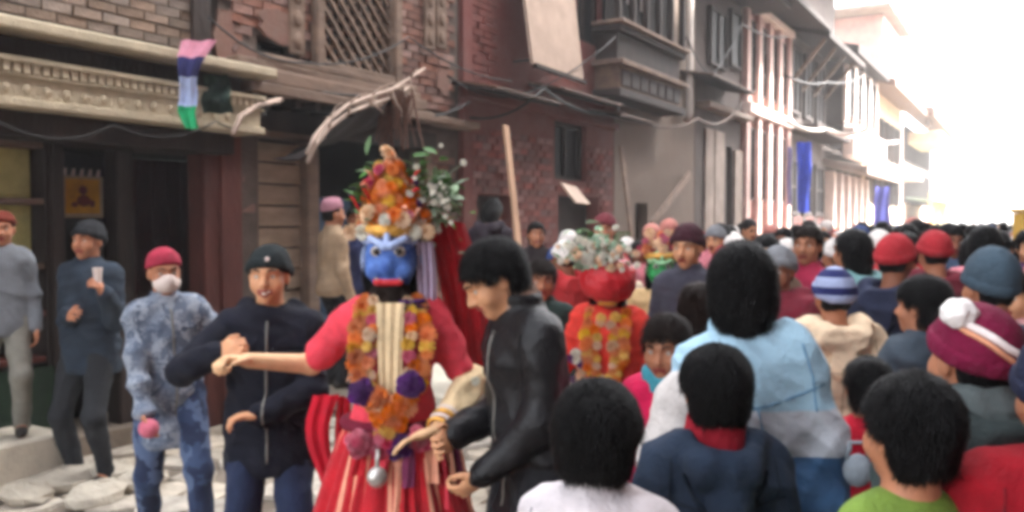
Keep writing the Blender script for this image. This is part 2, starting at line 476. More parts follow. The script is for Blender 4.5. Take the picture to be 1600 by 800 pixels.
def hand(f, wr, el, k, curl=25, n=None, m=0, splay=.3, thumb=1, d=None):
    d = np.array(d if d is not None else wr - el, float); d /= np.linalg.norm(d)
    n = np.array(n if n is not None else (0, -.3, 0), float) - 0
    n = n - d * (n @ d)
    if np.linalg.norm(n) < 1e-3: n = np.cross(d, (1, 0, 0))
    n /= np.linalg.norm(n); sd = np.cross(d, n) * thumb
    Rm = np.stack([sd, d, n], 1)
    f.ell(wr + d * .048 * k, np.array([.041, .056, .018]) * k, Rm, .012, m)
    for i, (o, l) in enumerate(((-.03, .062), (-.0105, .076), (.0105, .082), (.03, .074))):
        b = wr + d * .088 * k + sd * o * k
        cd = d + sd * o * splay * 8 ; cd /= np.linalg.norm(cd); cn = n.copy(); r = .0092 * k
        for j, fr in enumerate((.45, .32, .23)):
            a = R_(curl * (0.8 + .12 * i) * (0.7 if j == 0 else 1.1))
            cd, cn = cd * math.cos(a) + cn * math.sin(a), cn * math.cos(a) - cd * math.sin(a)
            q = b + cd * l * fr * 1.1 * k
            f.seg(b, q, r, r * .93, .004, m); b = q; r *= .93
    t0 = wr + d * .022 * k + sd * .028 * k; t1 = t0 + (d * .6 + sd * .62 + n * .25) * .045 * k
    t2 = t1 + (d * .85 + sd * .1 + n * .35) * .036 * k
    f.seg(t0, t1, .013 * k, .0105 * k, .01, m); f.seg(t1, t2, .0105 * k, .009 * k, .004, m)
def head_sdf(f, p, smile=False, m_lip=1, m_teeth=2, ears=True):
    h = p.hs; E = lambda c, r, k=.02, **q: f.ell(p.hd(*c), np.array(r) * h, p.HR, k * h, **q)
    G = lambda a, b, ra, rb=None, k=.01, **q: f.seg(p.hd(*a), p.hd(*b), ra * h, (rb or ra) * h, k * h, **q)
    E((0, .014, .028), (.075, .094, .087), .03)
    E((0, -.03, -.045), (.055, .062, .066), .04)
    E((0, -.068, -.092), (.022, .02, .02), .03)
    for s in (-1, 1):
        E((s * .041, -.055, -.028), (.026, .026, .03), .03)
        G((s * .012, -.088, .03), (s * .05, -.07, .03), .013, .011, .018)
        E((s * .033, -.102, .007), (.019, .018, .010), .012, sub=True)
        if ears: E((s * .078, .012, -.006), (.011, .02, .032), .008)
    G((0, -.088, .012), (0, -.112, -.026), .009, .0135, .014)
    for s in (-1, 1): G((s * .011, -.1, -.031), (s * .011, -.1, -.031), .0095, k=.01)
    if smile:
        G((-.02, -.083, -.054), (0, -.09, -.062), .007, .009, .006, m=m_teeth); G((.02, -.083, -.054), (0, -.09, -.062), .007, .009, .006, m=m_teeth)
        G((-.03, -.085, -.048), (0, -.097, -.054), .005, .006, .004, m=m_lip); G((.03, -.085, -.048), (0, -.097, -.054), .005, .006, .004, m=m_lip)
        G((-.026, -.084, -.06), (0, -.093, -.073), .006, .008, .005, m=m_lip); G((.026, -.084, -.06), (0, -.093, -.073), .006, .008, .005, m=m_lip)
    else:
        G((-.022, -.086, -.057), (0, -.098, -.054), .0055, .0075, .006, m=m_lip); G((.022, -.086, -.057), (0, -.098, -.054), .0055, .0075, .006, m=m_lip)
        G((-.018, -.086, -.066), (.018, -.086, -.066), .008, k=.006, m=m_lip)
    f.seg(p.hd(0, .022, -.05), p.neck + p.T @ np.array([0, .0, -.02]), .053 * h, .06 * h, .03)
def hair_sdf(f, p, style, grow=0.014):
    h = p.hs; E = lambda c, r, k=.02, **q: f.ell(p.hd(*c), np.array(r) * h, p.HR, k * h, **q)
    g = grow
    E((0, .018, .036), (.076 + g, .094 + g, .086 + g), .01)
    if style in ('short', 'bowl'):
        E((0, .05, -.03), (.06 + g, .046 + g * .7, .055 + g * .5), .03)
    if style == 'shaggy':
        E((0, .05, -.03), (.078 + g, .062 + g, .09), .03)
        E((0, .06, -.085), (.056, .042, .055), .04)
    if style == 'long':
        E((0, .045, -.05), (.083 + g, .068, .13), .04)
        E((0, .08, -.16), (.08, .045, .13), .05)
        for s in (-1, 1): E((s * .075, -.005, -.06), (.028, .04, .10), .03)
    if style == 'tied':
        E((0, .055, -.03), (.066 + g, .05 + g, .06), .03)
        E((0, .13, .0), (.04, .035, .045), .02)
    Ri = p.HR.T; hc = p.hc
    def fn(X, Y, Z):
        x, y, z = X - hc[0], Y - hc[1], Z - hc[2]
        lx = Ri[0, 0] * x + Ri[0, 1] * y + Ri[0, 2] * z; ly = Ri[1, 0] * x + Ri[1, 1] * y + Ri[1, 2] * z; lz = Ri[2, 0] * x + Ri[2, 1] * y + Ri[2, 2] * z
        lx, ly, lz = lx / h, ly / h, lz / h
        top = (0.062 - 0.55 * (np.abs(lx) > .0) * np.maximum(np.abs(lx) - .045, 0) - lz) if style != 'bowl' else (0.045 - lz)
        back = (0.004 if style != 'long' else -.03) - ly
        if style in ('short', 'bowl'): back = back + .034 * np.clip((np.abs(lx) - .05) / .02, 0, 1) * np.clip((.028 - lz) / .015, 0, 1)
        nape = -0.066 - .25 * (np.abs(lx) - .03) - lz if style in ('short', 'tied') else (-.105 - lz if style == 'bowl' else -.4 - lz)
        slope = nape - 0.0
        back = np.maximum(back, slope)
        side = np.maximum(-.03 - ly, (.02 if style in ('short', 'bowl') else -.005) - lz)     # sideburns
        return np.minimum(np.minimum(top, back), side) * h
    f.keep(fn, .012)
def hair_mesh(p, style, vs, seed, strands=2600, grow=.014):
    hx = .16 * p.hs + .03
    lo = p.hc - np.array([hx + .02, hx + .05, hx + (.3 * p.hs if style == 'long' else .06)]); hi = p.hc + np.array([hx + .02, hx + .07, hx + .02])
    f = Fld(lo, hi, vs); hair_sdf(f, p, style, grow)
    P, Q = f.nets(); P = relax(P, Q, 2)
    n = vnormals(P, Q)
    P = P + n * (.005 * wob(P, seed + 9, 30, 5) + .004 * wob(P, seed, 80, 6, (1, 1, .45)) + .003 * wob(P, seed + 3, 190, 5, (1, 1, .4)))[:, None]
    if strands <= 0: return P, Q, None
    r = np.random.RandomState(seed); strands = int(strands * 1.6)
    i = r.randint(0, len(P), strands); b = P[i]; nn = n[i]
    crown = p.hd(.01, .05, .12)
    flow = b - crown; flow /= np.linalg.norm(flow, axis=1, keepdims=True) + 1e-6
    flow += np.array([0, 0, -.7]) + r.normal(size=b.shape) * .33
    flow -= nn * (flow * nn).sum(1, keepdims=True) * .9
    flow /= np.linalg.norm(flow, axis=1, keepdims=True) + 1e-6
    L = (.018 + .034 * r.rand(strands))[:, None] * (1.0 if style != 'short' else .75)
    sd = np.cross(flow, nn); sd /= np.linalg.norm(sd, axis=1, keepdims=True) + 1e-6
    wv = (.0006 + .0009 * r.rand(strands))[:, None]
    b0 = b - nn * .003; mid = b + flow * L * .55 + nn * (.004 + .004 * r.rand(strands))[:, None]
    tip = b + flow * L + nn * (.001 + .012 * r.rand(strands) ** 2)[:, None] + np.array([0, 0, -.004])
    V = np.concatenate([b0 - sd * wv, b0 + sd * wv, mid + sd * wv * .8, mid - sd * wv * .8, tip]); o = len(P); ns = strands
    a = np.arange(ns)
    q2 = np.stack([o + a, o + ns + a, o + 2 * ns + a, o + 3 * ns + a], 1)
    t = np.stack([o + 3 * ns + a, o + 2 * ns + a, o + 4 * ns + a], 1)
    return np.concatenate([P, V]).astype(np.float32), np.concatenate([Q, q2]).astype(np.int32), t.astype(np.int32)
def eyes(p, root, brow=None):
    for s in (-1, 1):
        c = p.hd(s * .033, -.0715, .006); m = MB()
        m.ball(c, .0128 * p.hs, 12, 9); pc = Vector(p.hd(s * .031, -.077 - .0128, .0065)); bmv = m.bm
        for f in bmv.faces:
            if (f.calc_center_median() - pc).length < .0075 * p.hs: f.material_index = 1
        m.build('eye', [EYEW, IRIS], root, smooth=True)
        b = MB(); b.tube([p.hd(s * .014, -.1, .03), p.hd(s * .035, -.096, .037), p.hd(s * .054, -.078, .031)], [.0035 * p.hs, .0045 * p.hs, .002 * p.hs], 6)
        b.build('eyebrow', brow or HAIR, root, smooth=True)

# ------------------------------------------------------------------ dressed people
def neck_cut(f, p, dz, k=.015):
    c = p.neck + p.T @ np.array([0, 0, dz]); n = p.T[:, 2]
    f.keep(lambda X, Y, Z: (X - c[0]) * n[0] + (Y - c[1]) * n[1] + (Z - c[2]) * n[2], k)
def hat_mesh(p, root, kind, m, m2=None, vs=.006, seed=3):
    h = p.hs; Ri = p.HR.T; hc = p.hc
    def local(X, Y, Z):
        x, y, z = X - hc[0], Y - hc[1], Z - hc[2]
        return [(Ri[i, 0] * x + Ri[i, 1] * y + Ri[i, 2] * z) / h for i in range(3)]
    def fld(): return Fld(hc - .21 * h, hc + .24 * h, vs)
    E = lambda f, c, r, k=.01, **q: f.ell(p.hd(*c), np.array(r) * h, p.HR, k * h, **q)
    if kind in ('beanie', 'beanie_tall', 'pom'):
        f = fld(); E(f, (0, .016, .035), (.095, .112, .107))
        if kind == 'beanie_tall': E(f, (0, .03, .07), (.085, .1, .1), .03)
        def cut(X, Y, Z):
            lx, ly, lz = local(X, Y, Z); return ((.035 - .38 * ly) - lz) * h
        f.keep(cut, .006)
        hat = sdf_obj('hat', f, m, root, .003, seed, 60, (1, 1, .5))
        f = fld(); E(f, (0, .016, .03), (.102, .119, .107))
        def cut2(X, Y, Z):
            lx, ly, lz = local(X, Y, Z); t = lz + .38 * ly; return np.maximum(.012 - t, t - .062) * h
        f.keep(cut2, .012)
        sdf_obj('brim', f, m2 or m, hat, .0025, seed + 1, 90, (1, 1, .2))
        if kind == 'pom':
            f = fld(); c = p.hd(.07, .05, .118); f.ell(c, np.array([.042, .038, .034]) * h)
            P, Q = f.nets(); P = P + vnormals(P, Q) * (.007 * wob(P, 5, 160, 6))[:, None]
            mesh_obj('pompom', np_mesh('pompom', P, Q), MATS['cloth_pom'], hat)
    elif kind == 'cap':
        f = fld(); E(f, (0, .016, .04), (.092, .108, .098))
        f.keep(lambda X, Y, Z: (.045 - .1 * local(X, Y, Z)[1] - local(X, Y, Z)[2]) * h, .006)
        hat = sdf_obj('hat', f, m, root, .001, seed, 40)
        f = fld(); E(f, (0, -.115, .052), (.075, .075, .012)); sdf_obj('peak', f, m2 or m, hat)
    elif kind == 'topi':
        f = fld(); E(f, (0, .016, .06), (.09, .107, .115))
        def cut3(X, Y, Z):
            lx, ly, lz = local(X, Y, Z); return np.maximum(.045 - .25 * ly - lz, lz - (.15 - .25 * ly + .3 * lx)) * h
        f.keep(cut3, .012); hat = sdf_obj('hat', f, m, root, .001, seed, 40)
    elif kind == 'wrap':      # cloth tied round the head
        f = fld(); E(f, (0, .014, .04), (.092, .11, .1))
        def cut4(X, Y, Z):
            lx, ly, lz = local(X, Y, Z); return ((.034 - .25 * ly) - lz) * h
        f.keep(cut4, .01); hat = sdf_obj('hat', f, m, root, .005, seed, 35, (.4, .4, 2.2))
        f = fld(); E(f, (.02, .125, .0), (.03, .02, .035)); E(f, (.03, .135, -.06), (.025, .012, .06), .02); sdf_obj('knot', f, m, hat, .003, seed, 60)
    return hat
def scarf(p, root, m, vs=.007, r=.034, seed=11):
    f = Fld(p.neck - .24 * p.k, p.neck + .22 * p.k, vs); k = p.k
    for dz, rr in ((.0, .095), (.035, .085), (.06, .075)):
        pts = [p.neck + p.T @ (np.array([math.cos(a) * rr, math.sin(a) * rr * 1.0 - .008, dz - .022 * math.sin(-a)]) * k) for a in np.linspace(0, 2 * math.pi, 13)]
        for a, b in zip(pts, pts[1:]): f.seg(a, b, r * k, k=.012)
    return sdf_obj('scarf', f, m, root, .006, seed, 40, (.6, .6, 2))

def dress_top(p, root, m, e=.018, hem=.84, sleeve=1.0, collar=.03, hood=False, vs=.009, folds=.006, seed=1, name='jacket', waist_rib=True):
    k = p.k; lo, hi = p.bounds(.16); hi[2] = min(hi[2], p.neck[2] + .16); lo[2] = max(lo[2], min(hem * k, p.wrL[2], p.wrR[2]) - .1)
    f = Fld(lo, hi, vs); torso(f, p, e)
    hz = hem * k
    f.ell((p.piv[0], p.piv[1] + .008, hz + .05), np.array([.165 * p.wide * k, .122 * k, .12 * k]) + e, None, .05)
    neck_cut(f, p, .045 * k)
    if hem > 0: f.keep(lambda X, Y, Z: hz - Z, .012)
    if collar:
        n = p.T[:, 2]
        f.seg(p.neck - n * .03, p.neck + n * collar * k, .083 * k, .075 * k, .02)
        f.seg(p.neck + n * .03 * k, p.neck + n * .14 * k, .06 * k, .07 * k, .006, sub=True)
    arm(f, p, 'L', e * .72, 0, sleeve, .003); arm(f, p, 'R', e * .72, 0, sleeve, .003)
    if hood:
        tw = lambda x, y, z: p.neck + p.T @ (np.array([x, y, z]) * k)
        for a, b, r in (((-.1, .02, .0), (-.06, .105, -.03), .042), ((.1, .02, .0), (.06, .105, -.03), .042), ((-.06, .105, -.035), (.06, .105, -.035), .05), ((0, .1, -.06), (0, .12, -.14), .055), ((-.1, .02, .0), (-.05, -.075, -.035), .034), ((.1, .02, .0), (.05, -.075, -.035), .034)):
            f.seg(tw(a[0], a[1] + .7 * e, a[2] + .01), tw(b[0], b[1] + .9 * e, b[2]), r * k + .25 * e, k=.02)
        f.ell(tw(0, .06, .03), np.array([.07, .05, .05]) * k, p.T, .03, sub=True)
        f.seg(tw(0, -.01, -.02), tw(0, 0, .15), .062 * k, .075 * k, .01, sub=True)
    return sdf_obj(name, f, m, root, folds, seed, 21, (.8, .8, 1.35))

root_p = {}
def person(label, px, Y, top, rz, group=None, H0=1.65, pose=None, skin=None, hair=('short', None), top_kw=None, m_top=None, m_bottom=None, bottom='trousers',
           hat=None, hat_m=None, hat_m2=None, vs=.009, face=True, smile=False, seed=1, curl=(28, 28), strands=2600, ground=0.0, hatpad=.014, hand_n=(None, None), hand_d=(None, None), shoes=True, cat='person', grow=.014):
    pose = pose or {}
    if hat: strands, grow = 0, .006
    aim = at(px, top, Y); H = H0
    for _ in range(4):
        p = Pose(H, **pose); z = p.hd(0, .02, .118)[2] + hatpad
        H *= (aim.z - ground) / z
    p = Pose(H, **pose)
    M = Matrix.Rotation(R_(rz), 3, 'Z'); hc = M @ Vector(p.hc)
    root = thing('person', label, cat, (aim.x - hc.x, Y - hc.y, ground), R_(rz), group)
    sk = skin or SKIN
    lo, hi = p.bounds(.14); lo[2] = -.01
    f = Fld(lo, hi, vs)
    torso(f, p, 0); arm(f, p, 'L', 0); arm(f, p, 'R', 0); leg(f, p, 'L', 0); leg(f, p, 'R', 0)
    for ft, an in ((p.footL, p.anL), (p.footR, p.anR)):
        f.seg(an, ft + np.array([0, -.1, .035]) * p.k, .04 * p.k, .035 * p.k, .03)
    hand(f, p.wrL, p.elL, p.k, curl[0], hand_n[0] if hand_n[0] is not None else (-1, -.4, 0), thumb=-1, d=hand_d[0])
    hand(f, p.wrR, p.elR, p.k, curl[1], hand_n[1] if hand_n[1] is not None else (1, -.4, 0), thumb=1, d=hand_d[1])
    head_sdf(f, p, smile)
    sdf_obj('body', f, [sk, LIP, TEETH], root, multi=True, smooth=1)
    if face: eyes(p, root)
    if hair and hair[0]:
        P, Q, t = hair_mesh(p, hair[0], min(vs, .008), seed, strands, grow)
        mesh_obj('hair', np_mesh('hair', P, Q, None, t), hair[1] or HAIR, root)
    if hat: hat_mesh(p, root, hat, hat_m, hat_m2, min(vs, .007), seed)
    if m_top: dress_top(p, root, m_top, vs=vs, seed=seed, **(top_kw or {}))
    k = p.k
    if m_bottom and bottom == 'trousers':
        f = Fld(np.array([lo[0], lo[1], 0.0]), np.array([hi[0], hi[1], 1.08 * k]), vs)
        e = .012
        f.ell(p.piv + np.array([0, .012 * k, -.02 * k]), np.array([.162 * p.wide * k, .118 * k, .13 * k]) + e, None, .05); leg(f, p, 'L', e); leg(f, p, 'R', e)
        f.keep(lambda X, Y, Z: np.maximum(Z - 1.0 * k, .055 * k - Z), .01)
        sdf_obj('trousers', f, m_bottom, root, .007, seed + 5, 20, (1.2, 1.2, 1.2))
    if shoes:
        for ft, an in ((p.footL, p.anL), (p.footR, p.anR)):
            m = MB(); c = Vector(ft)
            m.ball(c + Vector((0, -.05, .045)) * k, Vector((.048, .125, .045)) * k, 12, 8); m.ball(c + Vector((0, .03, .06)) * k, Vector((.045, .05, .055)) * k, 10, 7)
            m.build('shoe', SHOE, root, smooth=True)
    root_p[root.name] = p
    return root, p

# ------------------------------------------------------------------ ground
STONE = mat('paving_stone', (172, 162, 147), 0.9, 0.32, 6, 0.5, 30, objrand=.22)
DIRT = mat('street_dirt', (124, 113, 101), 0.95, 0.35, 1.6, 0.6, 25)
PLASTER = mat('old_plaster', (132, 119, 108), 0.95, 0.28, 1.5, 0.5, 25, col2=(108, 94, 84))
g = MB()
for i in range(24):
    pass
g.grid(lambda u, v: Vector(((u - .5) * 900, -60 + v * 900, 0.0)), 31, 31)
tag(g.build('ground', DIRT), kind='structure')
pv = tag(empty('pavement', (0, 0, 0)), kind='structure')
rnd = random.Random(4)
stone_me = []
for q in range(6):
    m = MB(); n = 7
    pts = [(math.cos(2 * math.pi * a / n + .3 * rnd.random()) * (.78 + .3 * rnd.random()), math.sin(2 * math.pi * a / n + .3 * rnd.random()) * (.78 + .3 * rnd.random())) for a in range(n)]
    b = [m._v((x * .2, y * .2, 0)) for x, y in pts]; t = [m._v((x * .192, y * .192, .02 + rnd.random() * .008)) for x, y in pts]
    m.face(t)
    for a in range(n): m.face([b[a], b[(a + 1) % n], t[(a + 1) % n], t[a]])
    o = m.build('stone', STONE, pv); stone_me.append(o)
used = set()
cnt = 0
for ix in range(-2, 13):
    for iy in range(0, 14):
        s = 1.0 + ix * .36 + (iy % 2) * .18; oo = -.3 + iy * .34
        p = fw(s + rnd.uniform(-.05, .05), oo + rnd.uniform(-.05, .05), .001)
        if p.y < 3.6 or cnt > 190: continue
        sc = rnd.uniform(.78, 1.05)
        if cnt < 6: o = stone_me[cnt]
        else: o = copy_to(rnd.choice(stone_me), pv)
        o.location = p; o.rotation_euler = (rnd.uniform(-.04, .04), rnd.uniform(-.04, .04), rnd.uniform(0, 6.28)); o.scale = (sc, sc, rnd.uniform(.7, 1.3)); cnt += 1
# loose pale rubble beside the shop step
RUB = mat('pale_rubble', (172, 164, 150), 0.9, 0.2, 5, 0.6, 40)
for i, (px, py, Y, r) in enumerate(((95, 770, 5.45, .30), (40, 790, 5.2, .22), (165, 760, 5.6, .2), (150, 795, 5.15, .2), (215, 775, 5.4, .16), (20, 745, 5.8, .16))):
    m = MB(); rr = random.Random(i + 20)
    m.ball((0, 0, .03), (r, r * .7, .06 + .02 * rr.random()), 11, 6)
    for v in m.bm.verts: v.co *= 1 + rr.uniform(-.12, .12)
    o = m.build('rubble_stone', RUB, None, bevel=0); g0 = at(px, py, Y); o.location = (g0.x, g0.y, .03); o.rotation_euler = (0, 0, rr.uniform(0, 3))
    tag(o, ('broad pale flat stone lying in the street by the shop step', 'pale stone at the bottom left corner of the street', 'small pale stone between the broad flat stone and the camouflaged man', 'pale stone in front of the broad flat stone', 'smallest pale stone next to the feet of the camouflaged man', 'pale stone lying against the shop step')[i], 'stone', 'pale stones lying by the shop step')

# ------------------------------------------------------------------ building kit (local x along the street, -y towards the street, z up)
RZ = math.atan2(SD.y, SD.x)
def house(name, label, s0, cat='building'):
    p = fw(s0, 0, 0); return thing(name, label, cat, p, RZ)
def wall_holes(x0, x1, z0, z1, holes, th=.35, y=0.0):
    xs = sorted({x0, x1, *[h[0] for h in holes], *[h[1] for h in holes]}); zs = sorted({z0, z1, *[h[2] for h in holes], *[h[3] for h in holes]})
    xs = [x for x in xs if x0 <= x <= x1]; zs = [z for z in zs if z0 <= z <= z1]
    m = MB(); ins = lambda x, z: any(h[0] < x < h[1] and h[2] < z < h[3] for h in holes)
    for a, b in zip(xs, xs[1:]):
        run = None
        for c, d in zip(zs, zs[1:]):
            if not ins((a + b) / 2, (c + d) / 2):
                run = (run[0], d) if run else (c, d)
            else:
                if run: m.box(a, b, y, y + th, *run)
                run = None
        if run: m.box(a, b, y, y + th, *run)
    return m
def brick_set(root, region, holes, m, bw=.21, bh=.062, limit=300, seed=1, prio=None, parent_name='brick'):
    """courses of single bricks standing 12 mm proud of the mortar wall; the nearest in view singly, the rest as one part"""
    r = random.Random(seed); x0, x1, z0, z1 = region; L = []
    nz = int((z1 - z0) / (bh + .012))
    for j in range(nz):
        z = z0 + (j + .5) * (bh + .012); off = (j % 2) * .5
        for i in range(int((x1 - x0) / (bw + .012)) + 1):
            x = x0 + (i + off) * (bw + .012) + bw / 2
            if x + bw / 2 > x1: continue
            if any(h[0] - bw * .5 < x < h[1] + bw * .5 and h[2] - bh * .5 < z < h[3] + bh * .5 for h in holes): continue
            if r.random() < .02: continue
            L.append((x, z))
    if prio: L.sort(key=prio)
    base = []
    for q in range(4):
        mb = MB(); a, b, c = bw / 2, .02, bh / 2; j = lambda: r.uniform(-.004, .004)
        mb.hexa([(-a + j(), -b, -c + j()), (a + j(), -b, -c + j()), (a, b, -c), (-a, b, -c), (-a + j(), -b, c + j()), (a + j(), -b, c + j()), (a, b, c), (-a, b, c)])
        o = mb.build(parent_name, m, root); base.append(o)
    rest = MB()
    for n, (x, z) in enumerate(L):
        dy = r.uniform(-.010, .012)
        if n < limit:
            o = base[n] if n < 4 else copy_to(r.choice(base), root)
            o.location = (x, dy, z); o.rotation_euler = (r.uniform(-.02, .02), r.uniform(-.015, .015), r.uniform(-.02, .02))
        else:
            rest.box(x - bw / 2, x + bw / 2, -.02 + dy, .02, z - bh / 2, z + bh / 2)
    if len(L) > limit: tag(rest.build('brickwork', m, root), kind='stuff')
    else: rest.bm.free()

WOOD_D = mat('dark_old_wood', (46, 37, 34), 0.8, 0.4, 5, 0.5, 40, stretch=(1, 1, .25))
WOOD_G = mat('grey_weathered_wood', (112, 93, 80), 0.85, 0.35, 6, 0.5, 40, stretch=(.3, 1, 1))
WOOD_R = mat('red_brown_wood', (84, 42, 36), 0.75, 0.35, 5, 0.4, 40, stretch=(1, 1, .25))
WOOD_T = mat('tan_weathered_wood', (158, 138, 120), 0.85, 0.3, 6, 0.5, 40, stretch=(.3, 1, 1))
WOOD_P = mat('pale_bare_wood', (186, 150, 122), 0.8, 0.25, 6, 0.4, 40, stretch=(1, 1, .2))
BRICK_G = mat('grey_brown_brick', (116, 100, 89), 0.9, 0.3, 9, 0.7, 60, objrand=.3)
BRICK_R = mat('red_brick', (112, 64, 59), 0.9, 0.34, 7, 0.7, 60, objrand=.32)
BRICK_B = mat('brown_brick', (116, 82, 71), 0.9, 0.36, 7, 0.7, 60, objrand=.34)
MORTAR = mat('mortar', (84, 73, 67), 0.95, 0.3, 5, 0.5, 40)
RED_PL = mat('faded_red_plaster', (118, 56, 53), 0.92, 0.3, 1.8, 0.5, 30, col2=(110, 74, 69))
STONE_C = mat('carved_pale_stone', (184, 172, 148), 0.85, 0.22, 5, 0.6, 60)
DARK_IN = mat('dark_interior', (18, 14, 15), 0.95, 0.3, 2)  # near-black colour carries the darkness of unlit rooms and recesses
MAROON = mat('maroon_boards', (58, 20, 23), 0.75, 0.3, 4, 0.3, 40, stretch=(1, 1, .3))
TIN = mat('rusty_tin', (112, 99, 90), 0.6, 0.3, 4, 0.4, 30, metal=.2, col2=(104, 74, 58))
GREYP = mat('grey_plaster', (138, 126, 118), 0.95, 0.25, 2.2, 0.4, 25)
DGREY = mat('dark_grey_plaster', (78, 70, 67), 0.95, 0.25, 2.2, 0.4, 25)
WHITEP = mat('white_paint', (216, 200, 192), 0.8, 0.12, 3, 0.25, 30)
PINKP = mat('pinkish_plaster', (186, 146, 138), 0.9, 0.15, 3, 0.3, 30)
CREAM = mat('cream_plaster', (200, 178, 150), 0.9, 0.15, 2, 0.3, 30)
GLASSD = mat('dark_glass', (30, 30, 32), 0.6, 0.2, 3, spec=.1)
PIPE = mat('pale_pipe', (176, 168, 160), 0.5, 0.15, 5)
OLIVE = mat('lit_olive_cabinet', (188, 182, 118), 0.6, 0.3, 3, 0.2)  # olive lightened so the panels look lit inside the shop

def window(root, x0, x1, z0, z1, y=.1, m=None, fr=.06, nx=2, nz=1, pane=None, name='window'):
    m = m or WOOD_D
    f = MB(); f.box(x0, x0 + fr, y - .04, y + .05, z0, z1).box(x1 - fr, x1, y - .04, y + .05, z0, z1).box(x0 + fr, x1 - fr, y - .038, y + .05, z1 - fr, z1).box(x0 + fr, x1 - fr, y - .038, y + .05, z0, z0 + fr)
    for i in range(1, nx):
        x = x0 + (x1 - x0) * i / nx; f.box(x - fr * .3, x + fr * .3, y - .03, y + .04, z0 + fr, z1 - fr)
    for i in range(1, nz):
        z = z0 + (z1 - z0) * i / nz; f.box(x0 + fr, x1 - fr, y - .02, y + .03, z - fr * .3, z + fr * .3)
    o = f.build(name, m, root)
    for i in range(nx):
        a = x0 + fr + (x1 - x0 - 2 * fr) * i / nx; b = x0 + fr + (x1 - x0 - 2 * fr) * (i + 1) / nx
        boxobj('pane', (a + .004, b - .004, y + .012, y + .02, z0 + fr + .003, z1 - fr - .003), pane or GLASSD, o)
    return o
def ledge(root, x0, x1, z0, z1, o, m, name='ledge', back=.02, drop=0.0, bevel=.01):
    """a sill or canopy standing o metres out of the wall, dropping outward"""
    b = MB(); b.hexa([(x0, -o, z0 - drop), (x1, -o, z0 - drop), (x1, back, z0), (x0, back, z0), (x0, -o, z1 - drop), (x1, -o, z1 - drop), (x1, back, z1), (x0, back, z1)])
    return b.build(name, m, root, bevel=bevel)

# ------------------------------------------------------------------ house with the shop, far left
SA1 = S(330)
hA = house('shop_house', 'old brick house with pale carved cornice above a dark open shop', 0.0)
XA = -2.2
wall_holes(XA, SA1, 2.35, 6.5, []).build('wall', MORTAR, hA)
brick_set(hA, (2.4, SA1 - .02, 2.92, 4.3), [], BRICK_G, seed=3, prio=lambda q: q[1])
ledge(hA, XA, SA1 + .25, 2.805, 2.875, .50, STONE_C, 'cornice_ledge')
boxobj('ledge_shade_strip', (XA, SA1 + .1, -.25, .01, 2.665, 2.803), WOOD_D, hA)  # dark strip put in for the shade beneath the ledge
boxobj('fascia', (XA, SA1 + .18, -.38, .01, 2.36, 2.662), STONE_C, hA, .006)
for zz, oo, hh, nm in ((2.64, .43, .035, 'moulding'), (2.55, .405, .02, 'moulding'), (2.385, .41, .05, 'moulding')):
    boxobj(nm, (XA, SA1 + .2, -oo, -.381, zz - hh / 2, zz + hh / 2), STONE_C, hA, .006)
dm = None; x = 2.3
while x < SA1 + .15:
    if dm is None: dm = MB().box(-.022, .022, -.032, 0, -.03, .03).build('dentil', STONE_C, hA, bevel=.006); o = dm
    else: o = copy_to(dm, hA)
    o.location = (x, -.381, 2.593); x += .062
x = 2.4; rm = None
while x < SA1 + .1:       # rosettes carved in the lower band
    if rm is None:
        m = MB(); m.ball((0, 0, 0), (.03, .016, .03), 8, 5); rm = m.build('rosette', STONE_C, hA); o = rm
    else: o = copy_to(rm, hA)
    o.location = (x, -.381, 2.47); x += .13
boxobj('soffit_beam', (XA, SA1 + .05, -.22, .3, 2.2, 2.358), WOOD_D, hA)
# shop recess
boxobj('floor_slab', (XA, SA1 + .05, .02, 2.4, 0.004, .16), DIRT, hA)
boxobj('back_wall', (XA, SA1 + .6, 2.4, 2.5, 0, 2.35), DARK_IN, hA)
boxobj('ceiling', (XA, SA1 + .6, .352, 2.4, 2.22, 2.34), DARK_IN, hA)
s190, s320 = S(196, -.25), S(322, -.1)
for i in range(6):
    a = s190 + .25 + (SA1 + .55 - s190 - .25) * i / 6; b = s190 + .25 + (SA1 + .55 - s190 - .25) * (i + 1) / 6
    boxobj('board', (a + .005, b - .005, .84, .89, .165, 2.2), MAROON, hA, .006)
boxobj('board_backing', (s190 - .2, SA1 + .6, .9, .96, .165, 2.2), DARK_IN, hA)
boxobj('post', (s190 - .14, s190, .14, .3, .02, 2.2), WOOD_D, hA, .01)
boxobj('post', (SA1 - .1, SA1 + .08, -.04, .16, .02, 2.36), WOOD_R, hA, .012)
sp0, sp1 = S(78, -.1), S(98, -.1)
boxobj('post', (sp0, sp1, .06, .16, .02, 2.2), WOOD_D, hA, .01)
# dim wall behind the man with the poster
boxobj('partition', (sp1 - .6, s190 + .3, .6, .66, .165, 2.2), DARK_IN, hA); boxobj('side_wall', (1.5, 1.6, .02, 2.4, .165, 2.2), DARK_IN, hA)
boxobj('upright', (SA1 - .2, SA1 - .02, -.06, -.022, 2.88, 4.6), WOOD_D, hA, .01)

STEPM = mat('pale_step', (196, 188, 172), 0.9, 0.18, 4, 0.4, 40)
st = MB().box(.6, S(86, .35), -.45, .015, 0.002, .34).build('stone_step', STEPM, None, bevel=.02); st.location = fw(0, 0, 0); st.rotation_euler = (0, 0, RZ)
tag(st, 'pale stone step in front of the open shop at the left edge', 'step')
